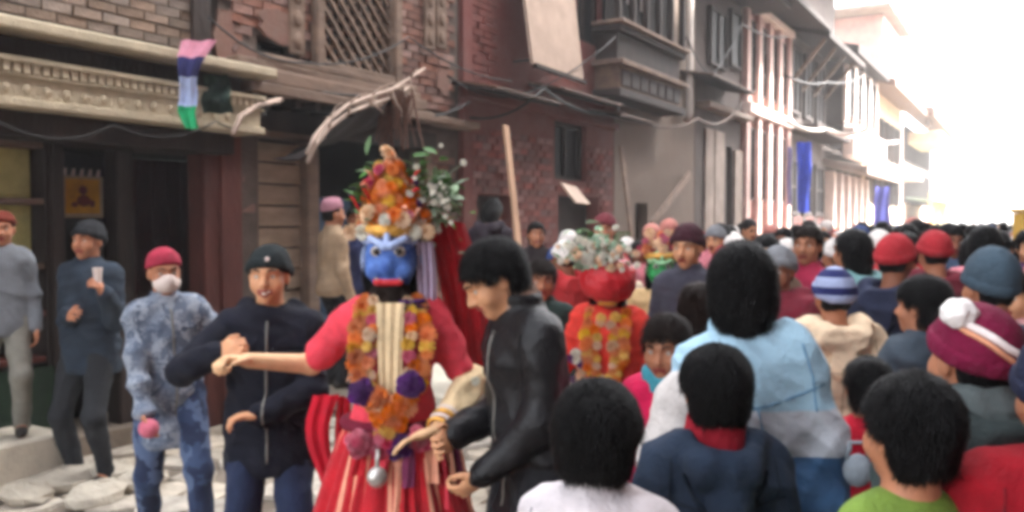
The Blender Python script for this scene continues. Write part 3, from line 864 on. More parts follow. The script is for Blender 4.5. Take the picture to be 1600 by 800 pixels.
# cabinet in the shop
cb = thing('shop_cabinet', 'wooden shop cabinet with olive panels and brown shelves at the left edge', 'cabinet', fw(0, -.12, .162), RZ)
c0, c1 = 2.0, S(74, -.12)
boxobj('back_panel', (c0, c1, .30, .33, 0, 2.0), WOOD_D, cb)
for z in (.02, .55, .86, 1.18, 1.62, 2.0):
    boxobj('shelf', (c0 + .03, c1 - .03, -.02, .295, z, z + .04), WOOD_G if z > 1.1 else WOOD_R, cb, .004)
boxobj('side', (c1 - .028, c1 + .01, -.03, .297, 0, 2.06), WOOD_D, cb)
boxobj('side', (c0 - .01, c0 + .028, -.03, .297, 0, 2.06), WOOD_D, cb)
for i in range(4):
    a = c0 + .04 + (c1 - c0 - .08) * i / 4; b = c0 + .04 + (c1 - c0 - .08) * (i + 1) / 4
    boxobj('panel', (a + .01, b - .01, .1, .12, 1.225, 1.615), OLIVE, cb, .004); boxobj('panel', (a + .01, b - .01, .1, .12, 1.665, 1.995), OLIVE, cb, .004)
DGREEN = mat('dark_green_cloth', (26, 44, 30), 0.9, 0.3, 5, 0.3)
boxobj('skirt_cloth', (c0 + .03, c1 + .02, -.045, -.032, .0, .52), DGREEN, cb)
# poster
POSTY = mat('poster_yellow', (214, 158, 34), 0.6, 0.2, 7)
PBORD = mat('poster_border', (176, 160, 120), 0.6, 0.1)
PDARK = mat('poster_print', (120, 62, 24), 0.6, 0.2, 9)
pz0, pz1 = Zf(130, 340, -.55), Zf(130, 275, -.55); px0, px1 = S(101, -.55), S(166, -.55)
po = thing('poster', 'yellow poster with brown figure on the dark shop partition', 'poster', fw(0, -.588, 0), RZ)
boxobj('sheet', (px0, px1, -.006, 0.0, pz0, pz1), PBORD, po); boxobj('print', (px0 + .03, px1 - .03, -.011, -.008, pz0 + .03, pz1 - .02), POSTY, po)
cx = (px0 + px1) / 2; cz = (pz0 + pz1) / 2
m = MB(); m.ball((cx, -.014, cz + .05), (.035, .004, .035), 8, 6); m.ball((cx + .005, -.014, cz - .03), (.06, .004, .045), 8, 6); m.ball((cx - .07, -.014, cz - .06), (.03, .003, .02), 8, 5); m.ball((cx + .075, -.014, cz - .05), (.025, .003, .03), 8, 5); m.build('figure', PDARK, po)
for i in range(5):
    a = px0 + (px1 - px0) * (i + .1) / 5
    MB().hexa([(a, -.012, pz1 - .0), (a + .035, -.012, pz1), (a + .035, -.008, pz1), (a, -.008, pz1), (a + .008, -.022, pz1 + .05), (a + .03, -.022, pz1 + .055), (a + .03, -.018, pz1 + .055), (a + .008, -.018, pz1 + .05)]).build('paper_fringe', WHITEP, po)

# ------------------------------------------------------------------ weathered wooden house with the doorway
SB0, SB1 = SA1 + .1, S(716)
hB = house('timber_house', 'weathered brown brick and timber house with carved lattice window over a dark doorway', 0.0)
bs = lambda px, o=0.0: S(px, o)
bx0, bx1 = bs(488), bs(662)            # doorway
sh0, sh1 = bs(402), bs(482)            # shutter
lw0, lw1 = bs(498), bs(612)            # remains of plaster on the brick
PATCH = mat('pinkish_old_plaster', (134, 98, 88), 0.95, 0.25, 5, 0.5, 40, col2=(112, 90, 80))
for k_, (px, py, rw, rh) in enumerate(((385, 118, .2, .26), (440, 45, .3, .15), (350, 60, .12, .3), (690, 130, .14, .16), (640, 150, .16, .12), (470, 118, .1, .06))):
    rr = random.Random(k_ + 40); xx, zz = bs(px), Zf(px, py); n_ = 14; m = MB()
    pts = [(xx + math.cos(6.2832 * a / n_) * rw * rr.uniform(.65, 1.15), zz + math.sin(6.2832 * a / n_) * rh * rr.uniform(.65, 1.15)) for a in range(n_)]
    f0 = [m._v((x_, -.036, z_)) for x_, z_ in pts]; b0 = [m._v((x_, .0, z_)) for x_, z_ in pts]; m.face(f0)
    for a in range(n_): m.face([f0[a], f0[(a + 1) % n_], b0[(a + 1) % n_], b0[a]])
    m.build('plaster_patch', PATCH, hB)
# lattice window
lz0, lz1 = Zf(550, 112), 4.75
bz = Zf(450, 152)
slot = (bs(404), bs(470), Zf(437, 88), Zf(437, 66))
holesB = [(bx0, bx1, -.1, 2.55), (sh0, sh1, .12, 2.38), (lw0, lw1, lz0, lz1), slot]
wall_holes(SB0, SB1, 0, 6.5, holesB).build('wall', MORTAR, hB)
def prioB(q): return abs(q[1] - 3.1) + (0 if q[1] > 2.7 else 1.5)
brick_set(hB, (SB0 + .02, SB1 - .02, .02, 5.0), holesB + [(SB0, SB1, 2.5, 2.86)], BRICK_B, seed=8, prio=prioB, bh=.07)
boxobj('slot_back', (slot[0], slot[1], .2, .24, slot[2], slot[3]), DARK_IN, hB)
# cornice between the floors
ledge(hB, SB0 + .02, bs(640), bz - .05, bz + .04, .34, WOOD_G, 'cornice', drop=.02)
boxobj('cornice_beam', (SB0 + .02, bs(640), -.24, .01, bz + .045, bz + .16), WOOD_G, hB, .01)
boxobj('cornice_beam', (SB0 + .05, bs(640), -.16, .01, bz + .165, bz + .24), WOOD_G, hB, .01)
x = SB0 + .1; jm = None
while x < bs(636):
    if jm is None: jm = MB().box(-.035, .035, -.3, 0, -.04, .04).build('joist_end', WOOD_D, hB, bevel=.005); o = jm
    else: o = copy_to(jm, hB)
    o.location = (x, -.01, bz - .1); x += .24
boxobj('cornice_shade_strip', (SB0 + .05, bx1 + .1, -.1, .012, 2.44, bz - .15), WOOD_D, hB)  # shade under the cornice, built as a dark strip
ledge(hB, bs(640) + .02, SB1 + .1, Zf(700, 196, .2), Zf(700, 185, .2), .24, WOOD_G, 'ledge')
# lintel, shutter door with slats
ledge(hB, sh0 - .08, bx0 + .02, 2.385, 2.435, .14, WOOD_G, 'lintel')
n = 12
boxobj('shutter_back', (sh0, sh1, .1, .12, .13, 2.38), WOOD_D, hB)
for i in range(n):
    z0 = .14 + i * 2.24 / n
    o = MB().hexa([(sh0 + .05, .045, z0), (sh1 - .05, .045, z0), (sh1 - .05, .09, z0 + .012), (sh0 + .05, .09, z0 + .012), (sh0 + .05, .06, z0 + .165), (sh1 - .05, .06, z0 + .165), (sh1 - .05, .098, z0 + .172), (sh0 + .05, .098, z0 + .172)]).build('slat', WOOD_T, hB)
boxobj('shutter_stile', (sh0 + .0, sh0 + .05, .03, .098, .13, 2.38), WOOD_G, hB); boxobj('shutter_stile', (sh1 - .05, sh1, .03, .098, .13, 2.38), WOOD_G, hB)
boxobj('door_post', (bx0 - .1, bx0 + .05, -.05, .2, .005, 2.5), WOOD_G, hB, .01); boxobj('door_post', (bx1, bx1 + .1, -.05, .2, .005, 2.5), WOOD_G, hB, .01)
boxobj('red_post', (bs(338), bs(372), -.06, .05, .005, 2.45), WOOD_R, hB, .012)
boxobj('brick_pier', (bs(374), sh0 - .02, -.03, .02, .005, 2.42), MORTAR, hB)
# dark room behind the doorway
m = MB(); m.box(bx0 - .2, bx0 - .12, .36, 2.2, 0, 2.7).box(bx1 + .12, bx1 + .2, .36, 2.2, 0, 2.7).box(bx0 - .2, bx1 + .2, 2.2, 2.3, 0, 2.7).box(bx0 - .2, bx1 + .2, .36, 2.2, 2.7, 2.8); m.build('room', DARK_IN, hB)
GDOOR = mat('grey_green_door', (112, 112, 98), 0.8, 0.25, 5, 0.4, 40, stretch=(1, 1, .3))
dl = boxobj('door', (bs(652), bx1 - .005, .03, .08, .02, 2.42), GDOOR, hB)
for z in (.3, .9, 1.5, 2.05): boxobj('rail', (bs(655), bx1 - .02, .005, .028, z, z + .1), GDOOR, dl, .005)
BLUED = mat('teal_blue_door', (44, 74, 104), 0.6, 0.25, 5, 0.2)
dl = boxobj('door', (bx0 + .3, bx0 + .78, .22, .26, .02, 1.9), BLUED, hB)
for z in (.2, .8, 1.4): boxobj('rail', (bx0 + .34, bx0 + .74, .2, .218, z, z + .09), BLUED, dl, .005)
# lattice window
lwf = MB(); fr = .09
lwf.box(lw0 - fr, lw0 + .02, -.09, .1, lz0 - fr, lz1).box(lw1 - .02, lw1 + fr, -.09, .1, lz0 - fr, lz1).box(lw0 + .02, lw1 - .02, -.085, .1, lz0 - fr, lz0 + .02)
lo = lwf.build('lattice_window', WOOD_G, hB, bevel=.012)
boxobj('backing', (lw0, lw1, .12, .16, lz0, lz1), DARK_IN, lo)
d = .115; k = 0
for sgn in (1, -1):
    t = -2.0
    while t < 3.2:
        # diagonal bars clipped to the opening
        pts = []
        for u in np.linspace(-2, 3, 401):
            xx = lw0 + .02 + u; zz = lz0 + .02 + (u * sgn) + t
            if lw0 + .02 <= xx <= lw1 - .02 and lz0 + .02 <= zz <= lz1: pts.append((xx, zz))
        if len(pts) > 8:
            MB().bar((pts[0][0], .03 + .02 * sgn, pts[0][1]), (pts[-1][0], .03 + .02 * sgn, pts[-1][1]), .036, .03, up=(0, 1, 0)).build('lattice_bar', WOOD_G, lo)
        t += d * 1.414
# little carved panels either side of the lattice window
for cxp in (462, 668, 686):
    xx = bs(cxp); zz = Zf(cxp, 40)
    pnl = MB().box(xx - .1, xx + .1, -.05, -.023, zz - .28, zz + .4).build('carved_panel', WOOD_G, hB, bevel=.012)
    for q in range(3): MB().ball((xx, -.055, zz - .16 + q * .2), (.06, .02, .07), 8, 6).build('boss', WOOD_G, pnl)
ledge(hB, bs(402), bs(640), Zf(520, 122), Zf(520, 112), .12, WOOD_G, 'sill')

# bent canopy over the doorway
CANV = mat('dark_tarpaulin', (44, 38, 38), 0.8, 0.3, 3, 0.3)
BENT = mat('bent_cane', (172, 152, 138), 0.8, 0.25, 6, 0.4, 40)
cn = thing('bent_canopy', 'curved canopy of two bent pale poles with dark sagging cloth above the doorway', 'canopy', (0, 0, 0))
def arcpts(off, dy, dz=0):
    P = []
    for px, py in ((481, 240), (492, 214), (515, 186), (545, 163), (580, 150), (612, 140), (640, 122), (664, 106)):
        o = .75 - .5 * max(0, (px - 480) / 190.0) + off
        u = (px - 800) / F_PX; dd = (DF - o) / (math.sin(ST) - math.cos(ST) * u)
        q = at(px, py + dy, dd); P.append(Vector((q.x, q.y, q.z + dz)))
    return P
A_ = arcpts(.12, 0); B_ = arcpts(-.02, 13)
MB().tube(A_, [.022, .021, .02, .019, .018, .017, .014, .009], 8).build('pole', BENT, cn, smooth=True); MB().tube(B_[:-1], [.02, .02, .019, .018, .017, .015, .011], 8).build('pole', BENT, cn, smooth=True)
for i in (1, 2, 3, 4, 5): MB().tube([A_[i], B_[i]], .013, 6).build('crosspiece', BENT, cn, smooth=True)
m = MB()
def clothfn(u, v):
    t = 1.6 + u * 4.4; i = min(int(t), 5); q = B_[i].lerp(B_[i + 1], t - i) - Vector((0, 0, .03))
    bk = fw((q.dot(SD)), .05, 0); bk = Vector((bk.x, bk.y, q.z - .16 - .1 * math.sin(u * 3.1)))
    p = q.lerp(bk, v); p.z -= .07 * math.sin(math.pi * v) + .02 * math.sin(u * 22 + v * 5); return p
m.grid(clothfn, 30, 10); m.grid(lambda u, v: clothfn(u, v) - Vector((0, 0, .012)), 30, 10); m.build('cloth', CANV, cn, smooth=True)
for i, (a, dx, dz) in enumerate(((2, .1, .14), (3, .16, .1), (4, .2, .12), (5, .22, .04), (5, .1, -.2), (6, .12, .1), (4, .1, -.14), (6, .06, -.16))):
    q = A_[a]; MB().tube([q, q + Vector((dx * .5, 0, dz * .7)), q + Vector((dx, .03, dz))], [.009, .007, .003], 5).build('twig', BENT, cn, smooth=True)
m = MB()   # rough bundle hanging at the right end of the canopy
q = B_[5]
RUSTB = mat('dry_thatch', (98, 70, 58), 0.95, 0.35, 12, 0.5)
for i in range(46):
    rr = random.Random(i); a = q + Vector((rr.uniform(-.12, .22), rr.uniform(-.05, .1), rr.uniform(-.02, .1))); b = a + Vector((rr.uniform(-.1, .1), 0, rr.uniform(-.5, -.25)))
    m.bar(a, b, .02, .012)
m.build('bundle', RUSTB, cn)

# ------------------------------------------------------------------ red house
SC0, SC1 = SB1 + .02, S(958)
hC = house('red_house', 'faded red house with small tin canopies and a dark upper window', 0.0)
w1 = (S(866), S(916), Zf(890, 282), Zf(890, 192)); d1 = (S(872), S(935), .0, 2.05)
u1 = (S(900), S(938), Zf(918, 70), 6.4); d2 = (S(745), S(800), .0, 2.0)
holesC = [w1, d1, u1, d2]
wall_holes(SC0, SC1, 0, 7.5, holesC).build('wall', RED_PL, hC)
brick_set(hC, (SC0 + .03, SC1 - .05, .1, 2.85), holesC, BRICK_R, seed=12, bh=.075, prio=lambda q: -q[1] + .15 * q[0])
# patches of lost plaster showing courses above
brick_set(hC, (SC0 + .05, S(778), 3.2, 4.5), holesC, BRICK_R, seed=13, bh=.07, limit=0)
window(hC, *w1, y=.12, nx=2); window(hC, *u1, y=.12, nx=2, nz=2)
boxobj('door', (d1[0], d1[1], .2, .25, .0, 2.05), WOOD_D, hC); boxobj('door', (d2[0], d2[1], .2, .25, .0, 2.0), WOOD_D, hC)
def canopy(x0, x1, z, o, m, parent, n=9):
    cpy = MB().hexa([(x0, -o, z - .12), (x1, -o, z - .12), (x1, .01, z), (x0, .01, z), (x0, -o, z - .09), (x1, -o, z - .09), (x1, .01, z + .03), (x0, .01, z + .03)]).build('canopy', WOOD_D, parent)
    for i in range(n):
        a = x0 + (x1 - x0) * i / n; b = x0 + (x1 - x0) * (i + 1) / n
        MB().hexa([(a + .005, -o - .03, z - .088 + .004 * (i % 2)), (b - .005, -o - .03, z - .088), (b - .005, .0, z + .034), (a + .005, .0, z + .034), (a + .005, -o - .03, z - .065), (b - .005, -o - .03, z - .06), (b - .005, .0, z + .06), (a + .005, .0, z + .055)]).build('sheet', m, cpy)
    return cpy
canopy(S(742, .3), S(846, .3), Zf(795, 150, .1), .55, TIN, hC); canopy(S(856, .3), S(950, .3), Zf(900, 152, .1), .5, TIN, hC)
ledge(hC, SC0 + .02, SC1, Zf(800, 170), Zf(800, 158), .1, RED_PL, 'string_course')
boxobj('pilaster', (S(940), SC1, -.07, .01, 3.4, 7.4), RED_PL, hC, .01); boxobj('pilaster', (SC0 + .02, SC0 + .22, -.05, .01, 0, 7.4), RED_PL, hC, .01)
# hanging board
BOARD = mat('pale_board', (164, 143, 128), 0.8, 0.16, 3, 0.25, 20)
hb = thing('hanging_board', 'large blank pale board hung high on the red house', 'board', fw(0, .3, 0), RZ)
b0, b1 = S(816, .3), S(899, .3); zb = Zf(824, 104, .3); zt = zb + 1.9
MB().hexa([(b0 + .06, -.12, zb), (b1, -.12, zb - .02), (b1, -.08, zb - .02), (b0 + .06, -.08, zb), (b0 - .03, .1, zt), (b1 - .03, .1, zt), (b1 - .03, .14, zt), (b0 - .03, .14, zt)]).build('panel', BOARD, hb)
MB().bar((b0 + .06, -.14, zb - .02), (b1 + .02, -.14, zb - .04), .05, .05).build('bottom_batten', WOOD_D, hb)
MB().bar((b0 + .3, -.06, zb + .1), (b0 + .3, .3, zb + .1), .03, .03).build('bracket', WOOD_D, hb); MB().bar((b1 - .2, -.06, zb + .1), (b1 - .2, .3, zb + .1), .03, .03).build('bracket', WOOD_D, hb)
# small tilted board
z0 = Zf(890, 318, .5); z1 = Zf(890, 287, .5)
MBs = MB(); a0, a1 = S(876, .5), S(921, .5)
sb = MBs.hexa([(a0, -.5 - .22, z0), (a1, -.52, z0 - .0), (a1, -.49, z0), (a0, -.69, z0), (a0 - .08, -.55, z1), (a1 - .1, -.35, z1 - .02), (a1 - .1, -.32, z1 - .02), (a0 - .08, -.52, z1)]).build('tilted_board', BOARD, None, bevel=.004)
sb.location = fw(0, 0, 0); sb.rotation_euler = (0, 0, RZ); tag(sb, 'small pale tilted board sticking out under the dark window of the red house', 'board')
# leaning pole, planks
def lean(name, label, px0, py0, px1, o0, o1, wdt, m, cat, zb=0.0, py1=None, group=None, th=.03):
    u = (px0 - 800) / F_PX; d0 = (DF - o0) / (math.sin(ST) - math.cos(ST) * u); a = at(px0, py0, d0)
    u = (px1 - 800) / F_PX; d1_ = (DF - o1) / (math.sin(ST) - math.cos(ST) * u); b = at(px1, 350, d1_); b.z = zb
    if py1 is not None: b = at(px1, py1, d1_)
    o = MB().bar(a, b, wdt, th, up=(ND.x, ND.y, 0)).build(name, m, None, bevel=.004)
    return tag(o, label, cat, group)
lean('wooden_pole', 'tall bare wooden pole leaning in front of the red house', 790, 196, 832, .5, 1.0, .11, WOOD_P, 'pole', .0)
lean('plank', 'weathered plank leaning upright against the grey plaster house', 970, 228, 1006, .2, .7, .13, WOOD_G, 'plank')
lean('plank', 'short plank sloping the other way beside the leaning plank', 1078, 272, 1018, .1, .8, .14, WOOD_G, 'plank', py1=352)
# ------------------------------------------------------------------ plaster house with the projecting bay window
SD0, SD1 = SC1 + .02, S(1084)
hD = house('bay_window_house', 'grey plaster house with dark projecting wooden bay window and drainpipe', 0.0)
d3 = (S(992), S(1012), 0, 2.0)
wall_holes(SD0, SD1, 0, 9.0, [d3]).build('wall', PLASTER, hD)
boxobj('door', (d3[0], d3[1], .2, .24, 0, 2.0), WOOD_D, hD)
bw0, bw1 = S(968, .45), S(1070, .45); bz0 = Zf(1000, 160, .45)
by = MB().box(bw0, bw1, -.45, .01, bz0 + .95, bz0 + 1.05).build('bay_window', WOOD_D, hD, bevel=.01)
boxobj('floor_box', (bw0, bw1, -.45, .012, bz0, bz0 + .12), WOOD_D, by, .01)
boxobj('apron', (bw0 + .08, bw1 - .08, -.40, .008, bz0 + .122, bz0 + .46), WOOD_G, by, .01)
for i in range(7): boxobj('apron_panel', (bw0 + .14 + i * (bw1 - bw0 - .28) / 7, bw0 + .08 + (i + 1) * (bw1 - bw0 - .28) / 7 , -.425, -.402, bz0 + .17, bz0 + .41), WOOD_D, by, .008)
boxobj('rail', (bw0 - .03, bw1 + .03, -.5, .006, bz0 + .462, bz0 + .54), WOOD_G, by, .01)
boxobj('recess', (bw0 + .1, bw1 - .1, -.36, .004, bz0 + .542, bz0 + .948), WOOD_D, by)
boxobj('rail', (bw0 - .04, bw1 + .04, -.52, .006, bz0 + 1.052, bz0 + 1.11), WOOD_G, by, .01)
npl = 5
for i in range(npl + 1):
    xx = bw0 + .05 + (bw1 - bw0 - .1) * i / npl; boxobj('post', (xx - .05, xx + .05, -.44, -.34, bz0 + 1.112, bz0 + 3.2), WOOD_D, by, .01)
boxobj('backing', (bw0 + .02, bw1 - .02, -.2, -.15, bz0 + 1.112, bz0 + 3.2), DARK_IN, by)
CURT = mat('pale_curtain', (168, 160, 156), 0.9, 0.15, 5, 0.3)
for i in (1, 2):
    xx = bw0 + .05 + (bw1 - bw0 - .1) * (i + .25) / npl; m = MB()
    m.grid(lambda u, v: Vector((xx + u * .3, -.24 - .02 * math.sin(u * 22), bz0 + 1.5 + v * 1.6)), 24, 3); m.grid(lambda u, v: Vector((xx + u * .3, -.234 - .02 * math.sin(u * 22), bz0 + 1.5 + v * 1.6)), 24, 3); m.build('curtain', CURT, by, smooth=True)
ledge(hD, bw0 - .1, bw1 + .1, bz0 + 3.2, bz0 + 3.3, .7, WOOD_D, 'eave')
canopy(S(952, .35), S(1004, .35), Zf(975, 186, .1), .5, TIN, hD, 5)
MB().tube([(S(1076, .15), -.15, 9), (S(1076, .15), -.15, Zf(1076, 178, .15)), (S(1076, .15) - .1, -.13, Zf(1076, 190, .15))], .07, 8).build('drainpipe', PIPE, hD, smooth=True)
MB().tube([(SC1 + .06, -.1, 9), (SC1 + .06, -.1, Zf(955, 160))], .055, 8).build('drainpipe', PIPE, hC, smooth=True)
# ------------------------------------------------------------------ dark house with pale door panels
SE0, SE1 = SD1 + .02, S(1156)
hE = house('dark_house', 'dark grey house with a tin awning above tall pale door panels', 0.0)
wall_holes(SE0, SE1, 0, 9.5, [(S(1134), S(1142), 0, 3.3)]).build('wall', DGREY, hE)
boxobj('door_gap', (S(1134), S(1142), .2, .25, 0, 3.3), DARK_IN, hE)
for a, b in ((1098, 1112), (1113, 1128)): boxobj('door_panel', (S(a) + .01, S(b) - .01, -.05, -.004, .02, Zf(1112, 204)), GREYP, hE, .01)
boxobj('pale_wall', (S(1144), SE1, -.06, -.003, .02, Zf(1150, 236)), GREYP, hE, .01)
canopy(S(1086, .3), S(1152, .3), Zf(1115, 134, .1), .6, TIN, hE, 6)
ledge(hE, SE0, SE1, Zf(1120, 180), Zf(1120, 172), .3, GREYP, 'ledge')
window(hE, S(1102), S(1128), Zf(1115, 108), Zf(1115, 20), y=-.06, nx=2, m=WOOD_D); window(hE, S(1134), S(1150), Zf(1140, 108), Zf(1140, 20), y=-.06, nx=1, m=WOOD_D)
ledge(hE, SE0 - .2, SE1 + .8, Zf(1140, 4), Zf(1140, -8), .9, WOOD_D, 'eave')
# ------------------------------------------------------------------ pilastered pale house
SF0, SF1 = SE1 + .02, S(1226)
PILA = mat('pilaster_paint', (190, 164, 157), 0.85, 0.2, 3, 0.3, 30)
hF = house('pilastered_house', 'pinkish white house with tall pilasters and narrow dark windows', 0.0)
boxobj('wall', (SF0, SF1, .0, .4, 0, Zf(1190, 28)), PINKP, hF)
zf1 = Zf(1190, 182); zf2 = Zf(1190, 32)
for i in range(5):
    xx = SF0 + .12 + (SF1 - SF0 - .24) * i / 4
    boxobj('pilaster', (xx - .13, xx + .13, -.14, -.002, .02, zf1 - .12), PILA, hF, .015); boxobj('pilaster', (xx - .13, xx + .13, -.14, -.002, zf1 + .12, zf2 - .1), PILA, hF, .015)
    if i < 4:
        x2 = xx + (SF1 - SF0 - .24) / 8
        window(hF, x2 - .19, x2 + .19, zf1 + .4, zf2 - .3, y=-.055, nx=1, nz=3, m=WOOD_D, fr=.04); window(hF, x2 - .19, x2 + .19, 2.2, zf1 - .4, y=-.055, nx=1, nz=2, m=WOOD_D, fr=.04)
ledge(hF, SF0, SF1, zf1 - .11, zf1 + .11, .22, WHITEP, 'string_course'); ledge(hF, SF0, SF1, zf2 - .09, zf2 + .08, .22, WHITEP, 'cornice')
boxobj('attic', (SF0, SF1, .1, .5, zf2 + .084, zf2 + 2.5), DGREY, hF); ledge(hF, SF0 - .6, SF1 + .3, zf2 + .25, zf2 + .4, 1.1, WOOD_D, 'eave', drop=.25)
# ------------------------------------------------------------------ grey house with strutted eave
SG0, SG1 = SF1 + .02, S(1284)
hG = house('strutted_house', 'dark grey house with a deep eave on slanting struts', 0.0)
wall_holes(SG0, SG1, 0, 9.3, []).build('wall', DGREY, hG)
ze = Zf(1255, 70)
rf = ledge(hG, SG0 - .1, SG1 + .6, ze, ze + .16, 1.1, WOOD_D, 'eave', drop=.35)
boxobj('upper_storey', (SG0, SG1, -.3, .0, ze + .3, ze + 2.4), DGREY, hG); ledge(hG, SG0 - .2, SG1 + .7, ze + 2.4, ze + 2.6, 1.2, TIN, 'roof', drop=.4)
for i in range(4):
    xx = SG0 + .3 + i * (SG1 - SG0 - .6) / 3; MB().bar((xx, -.02, ze - 1.4), (xx, -.9, ze - .3), .08, .08).build('strut', WOOD_G, hG)
for z0_, z1_ in ((4.6, 6.4), (1.9, 3.4)):
    for i in range(3):
        xx = SG0 + .8 + i * (SG1 - SG0 - 1.6) / 2; window(hG, xx - .55, xx + .55, z0_, z1_, y=-.055, nx=2, nz=2, m=WOOD_D, fr=.1)
ledge(hG, SG0, SG1, 4.1, 4.25, .8, WOOD_D, 'ledge'); [boxobj('board', (SG0 + .1 + i * (SG1 - SG0 - .2) / 9 + .02, SG0 + .1 + (i + 1) * (SG1 - SG0 - .2) / 9 - .02, -.09, -.004, .02, 1.85), WOOD_R if i % 3 else WOOD_D, hG, .01) for i in range(9)]
# ------------------------------------------------------------------ house with white bay
SH0, SH1 = SG1 + .02, S(1345)
hH = house('white_bay_house', 'grey house with white framed bay window and a rounded white balcony', 0.0)
boxobj('wall', (SH0, SH1, 0, .4, 0, Zf(1310, 92)), DGREY, hH)
za, zb_ = Zf(1310, 206), Zf(1310, 112)
bo = boxobj('bay', (SH0 + .4, SH1 - .6, -.5, -.002, za, zb_ + .2), DGREY, hH)
n = 4
for i in range(n + 1):
    xx = SH0 + .5 + (SH1 - SH0 - 1.2) * i / n; boxobj('frame_post', (xx - .17, xx + .17, -.62, -.502, za + .1, zb_), WHITEP, bo, .01)
    if i < n: window(bo, xx + .2, xx + (SH1 - SH0 - 1.2) / n - .2, za + .3, zb_ - .1, y=-.56, nx=1, nz=2, m=WOOD_D)
ledge(hH, SH0, SH1, zb_ + .3, zb_ + .55, 1.0, WOOD_D, 'eave', drop=.25)
boxobj('balcony', (SH0 + .3, SH1 - .4, -.9, -.504, Zf(1312, 246, .5), za - .05), WHITEP, hH, .06)
boxobj('corner_pilaster', (SH1 - .5, SH1, -.25, -.003, Zf(1330, 250), Zf(1330, 100)), WHITEP, hH, .01)
ledge(hH, SH0, SH1 + 1, Zf(1320, 268), Zf(1320, 258), 1.3, GREYP, 'shop_awning', drop=.3)
for i in range(6):
    xx = SH0 + .4 + i * (SH1 - SH0 - .8) / 5; boxobj('shop_post', (xx - .12, xx + .12, -.3, -.003, .01, Zf(1320, 276)), WHITEP, hH, .01)
    if i < 5: boxobj('shop_door', (xx + .2, xx + (SH1 - SH0 - .8) / 5 - .2, -.08, -.004, .01, 2.9), WOOD_R, hH)
# ------------------------------------------------------------------ far pale houses
SI0, SI1 = SH1 + .02, S(1405)
hI = house('far_cream_house', 'far cream house with a brown sloping eave and tall pinkish stair tower', 0.0)
boxobj('wall', (SI0, SI1, 0, .5, 0, Zf(1375, 130)), CREAM, hI)
ledge(hI, SI0 - .5, SI1 + .5, Zf(1375, 150), Zf(1375, 140), 1.2, TIN, 'eave', drop=.4)
boxobj('stair_tower', (S(1378), S(1404), .05, 3.5, Zf(1375, 128), Zf(1390, 40)), PINKP, hI, .05)
boxobj('tower_cap', (S(1370), S(1407), -.4, 3.7, Zf(1390, 40) + .003, Zf(1390, 34)), GREYP, hI, .03)
for zz in (Zf(1375, 250), Zf(1375, 320)):
    for i in range(6):
        xx = SI0 + 1.2 + i * (SI1 - SI0 - 2.4) / 5; window(hI, xx - .5, xx + .5, zz, zz + 1.7, y=-.055, nx=2, m=WOOD_D, fr=.08)
ledge(hI, SI0, SI1, Zf(1375, 275), Zf(1375, 268), 1.0, WHITEP, 'balcony_slab')
SJ0, SJ1 = SI1 + .05, S(1452)
hJ = house('far_white_house', 'farthest white house at the end of the row with brown balcony roof', 0.0)
boxobj('wall', (SJ0, SJ1, 0, .5, 0, Zf(1430, 215)), WHITEP, hJ)
ledge(hJ, SJ0 - .5, SJ1, Zf(1425, 188), Zf(1425, 176), 1.5, TIN, 'eave', drop=.5)
boxobj('balcony', (SJ0 + 2, SJ1 - 6, -1.6, -.003, Zf(1425, 232), Zf(1425, 215)), CREAM, hJ, .05)
for zz in (Zf(1425, 260), Zf(1425, 320)):
    for i in range(8):
        xx = SJ0 + 1.5 + i * (SJ1 - SJ0 - 3) / 7; window(hJ, xx - .6, xx + .6, zz, zz + 1.8, y=-.055, nx=2, m=WOOD_D, fr=.1)
MB().tube([(S(1447, 1), -1, Zf(1447, 200, 1)), (S(1456, 1), -1, Zf(1456, 150, 1))], .12, 8).build('roof_post', GREYP, hJ)
# low green bit past the last house: a shop shade and yellow wall
YEL = mat('pale_yellow_wall', (224, 206, 140), 0.9, 0.12, 2)
GRN = mat('grey_green_shade', (140, 156, 138), 0.9, 0.2, 4)
sh = thing('pale_shop', 'low pale yellow shop front far down the street', 'shop', fw(S(1412), 0, 0), RZ)
boxobj('wall', (0, 8, -1.3, -1.1, 0, 3.2), YEL, sh); boxobj('shutter', (1, 3, -1.36, -1.302, .02, 2.4), GREYP, sh); boxobj('shutter', (4.5, 6.8, -1.36, -1.302, .02, 2.4), GREYP, sh); ledge(sh, 0, 8, 2.9, 3.0, 2.2, GRN, 'awning', drop=.3)

# ------------------------------------------------------------------ hanging things, banners, ropes, the post at the right edge
def hang(name, label, cat, px, py0, py1, wpx, o, m, group=None, seed=1, parts=None, sway=.0):
    u = (px - 800) / F_PX; d = (DF - o) / (math.sin(ST) - math.cos(ST) * u); a = at(px, py0, d); b = at(px, py1, d); wd = wpx / F_PX * d
    root = thing(name, label, cat, (a.x, a.y, b.z))
    segs = parts or [(0.0, 1.0, m, 'cloth')]; Hh = a.z - b.z
    for (t0, t1, mm, nm) in segs:
        M_ = MB()
        def fn(u_, v_, off=0.0):
            t = t0 + (t1 - t0) * v_; zz = Hh * (1 - t); ww = wd * (float(np.interp(t, [0, .2, .45, .74, 1], [1.1, .85, .5, .55, .38])) if parts else (.9 + .1 * math.sin(3 * t + seed))); sx_ = float(np.interp(t, [0, .2, .5, .8, 1], [.3, .12, -.02, -.08, .16])) * wd if parts else 0
            return Vector(((u_ - .5) * ww + sx_, off + .05 * wd * math.sin(u_ * 11 + seed + 3 * t) + .03 * math.sin(t * 9 + seed), zz + .02 * wd * math.sin(9 * u_)))
        M_.grid(lambda u_, v_: fn(u_, v_), 22, 14); M_.grid(lambda u_, v_: fn(u_, v_, .006), 22, 14); M_.build(nm, mm, root, smooth=True)
    return root
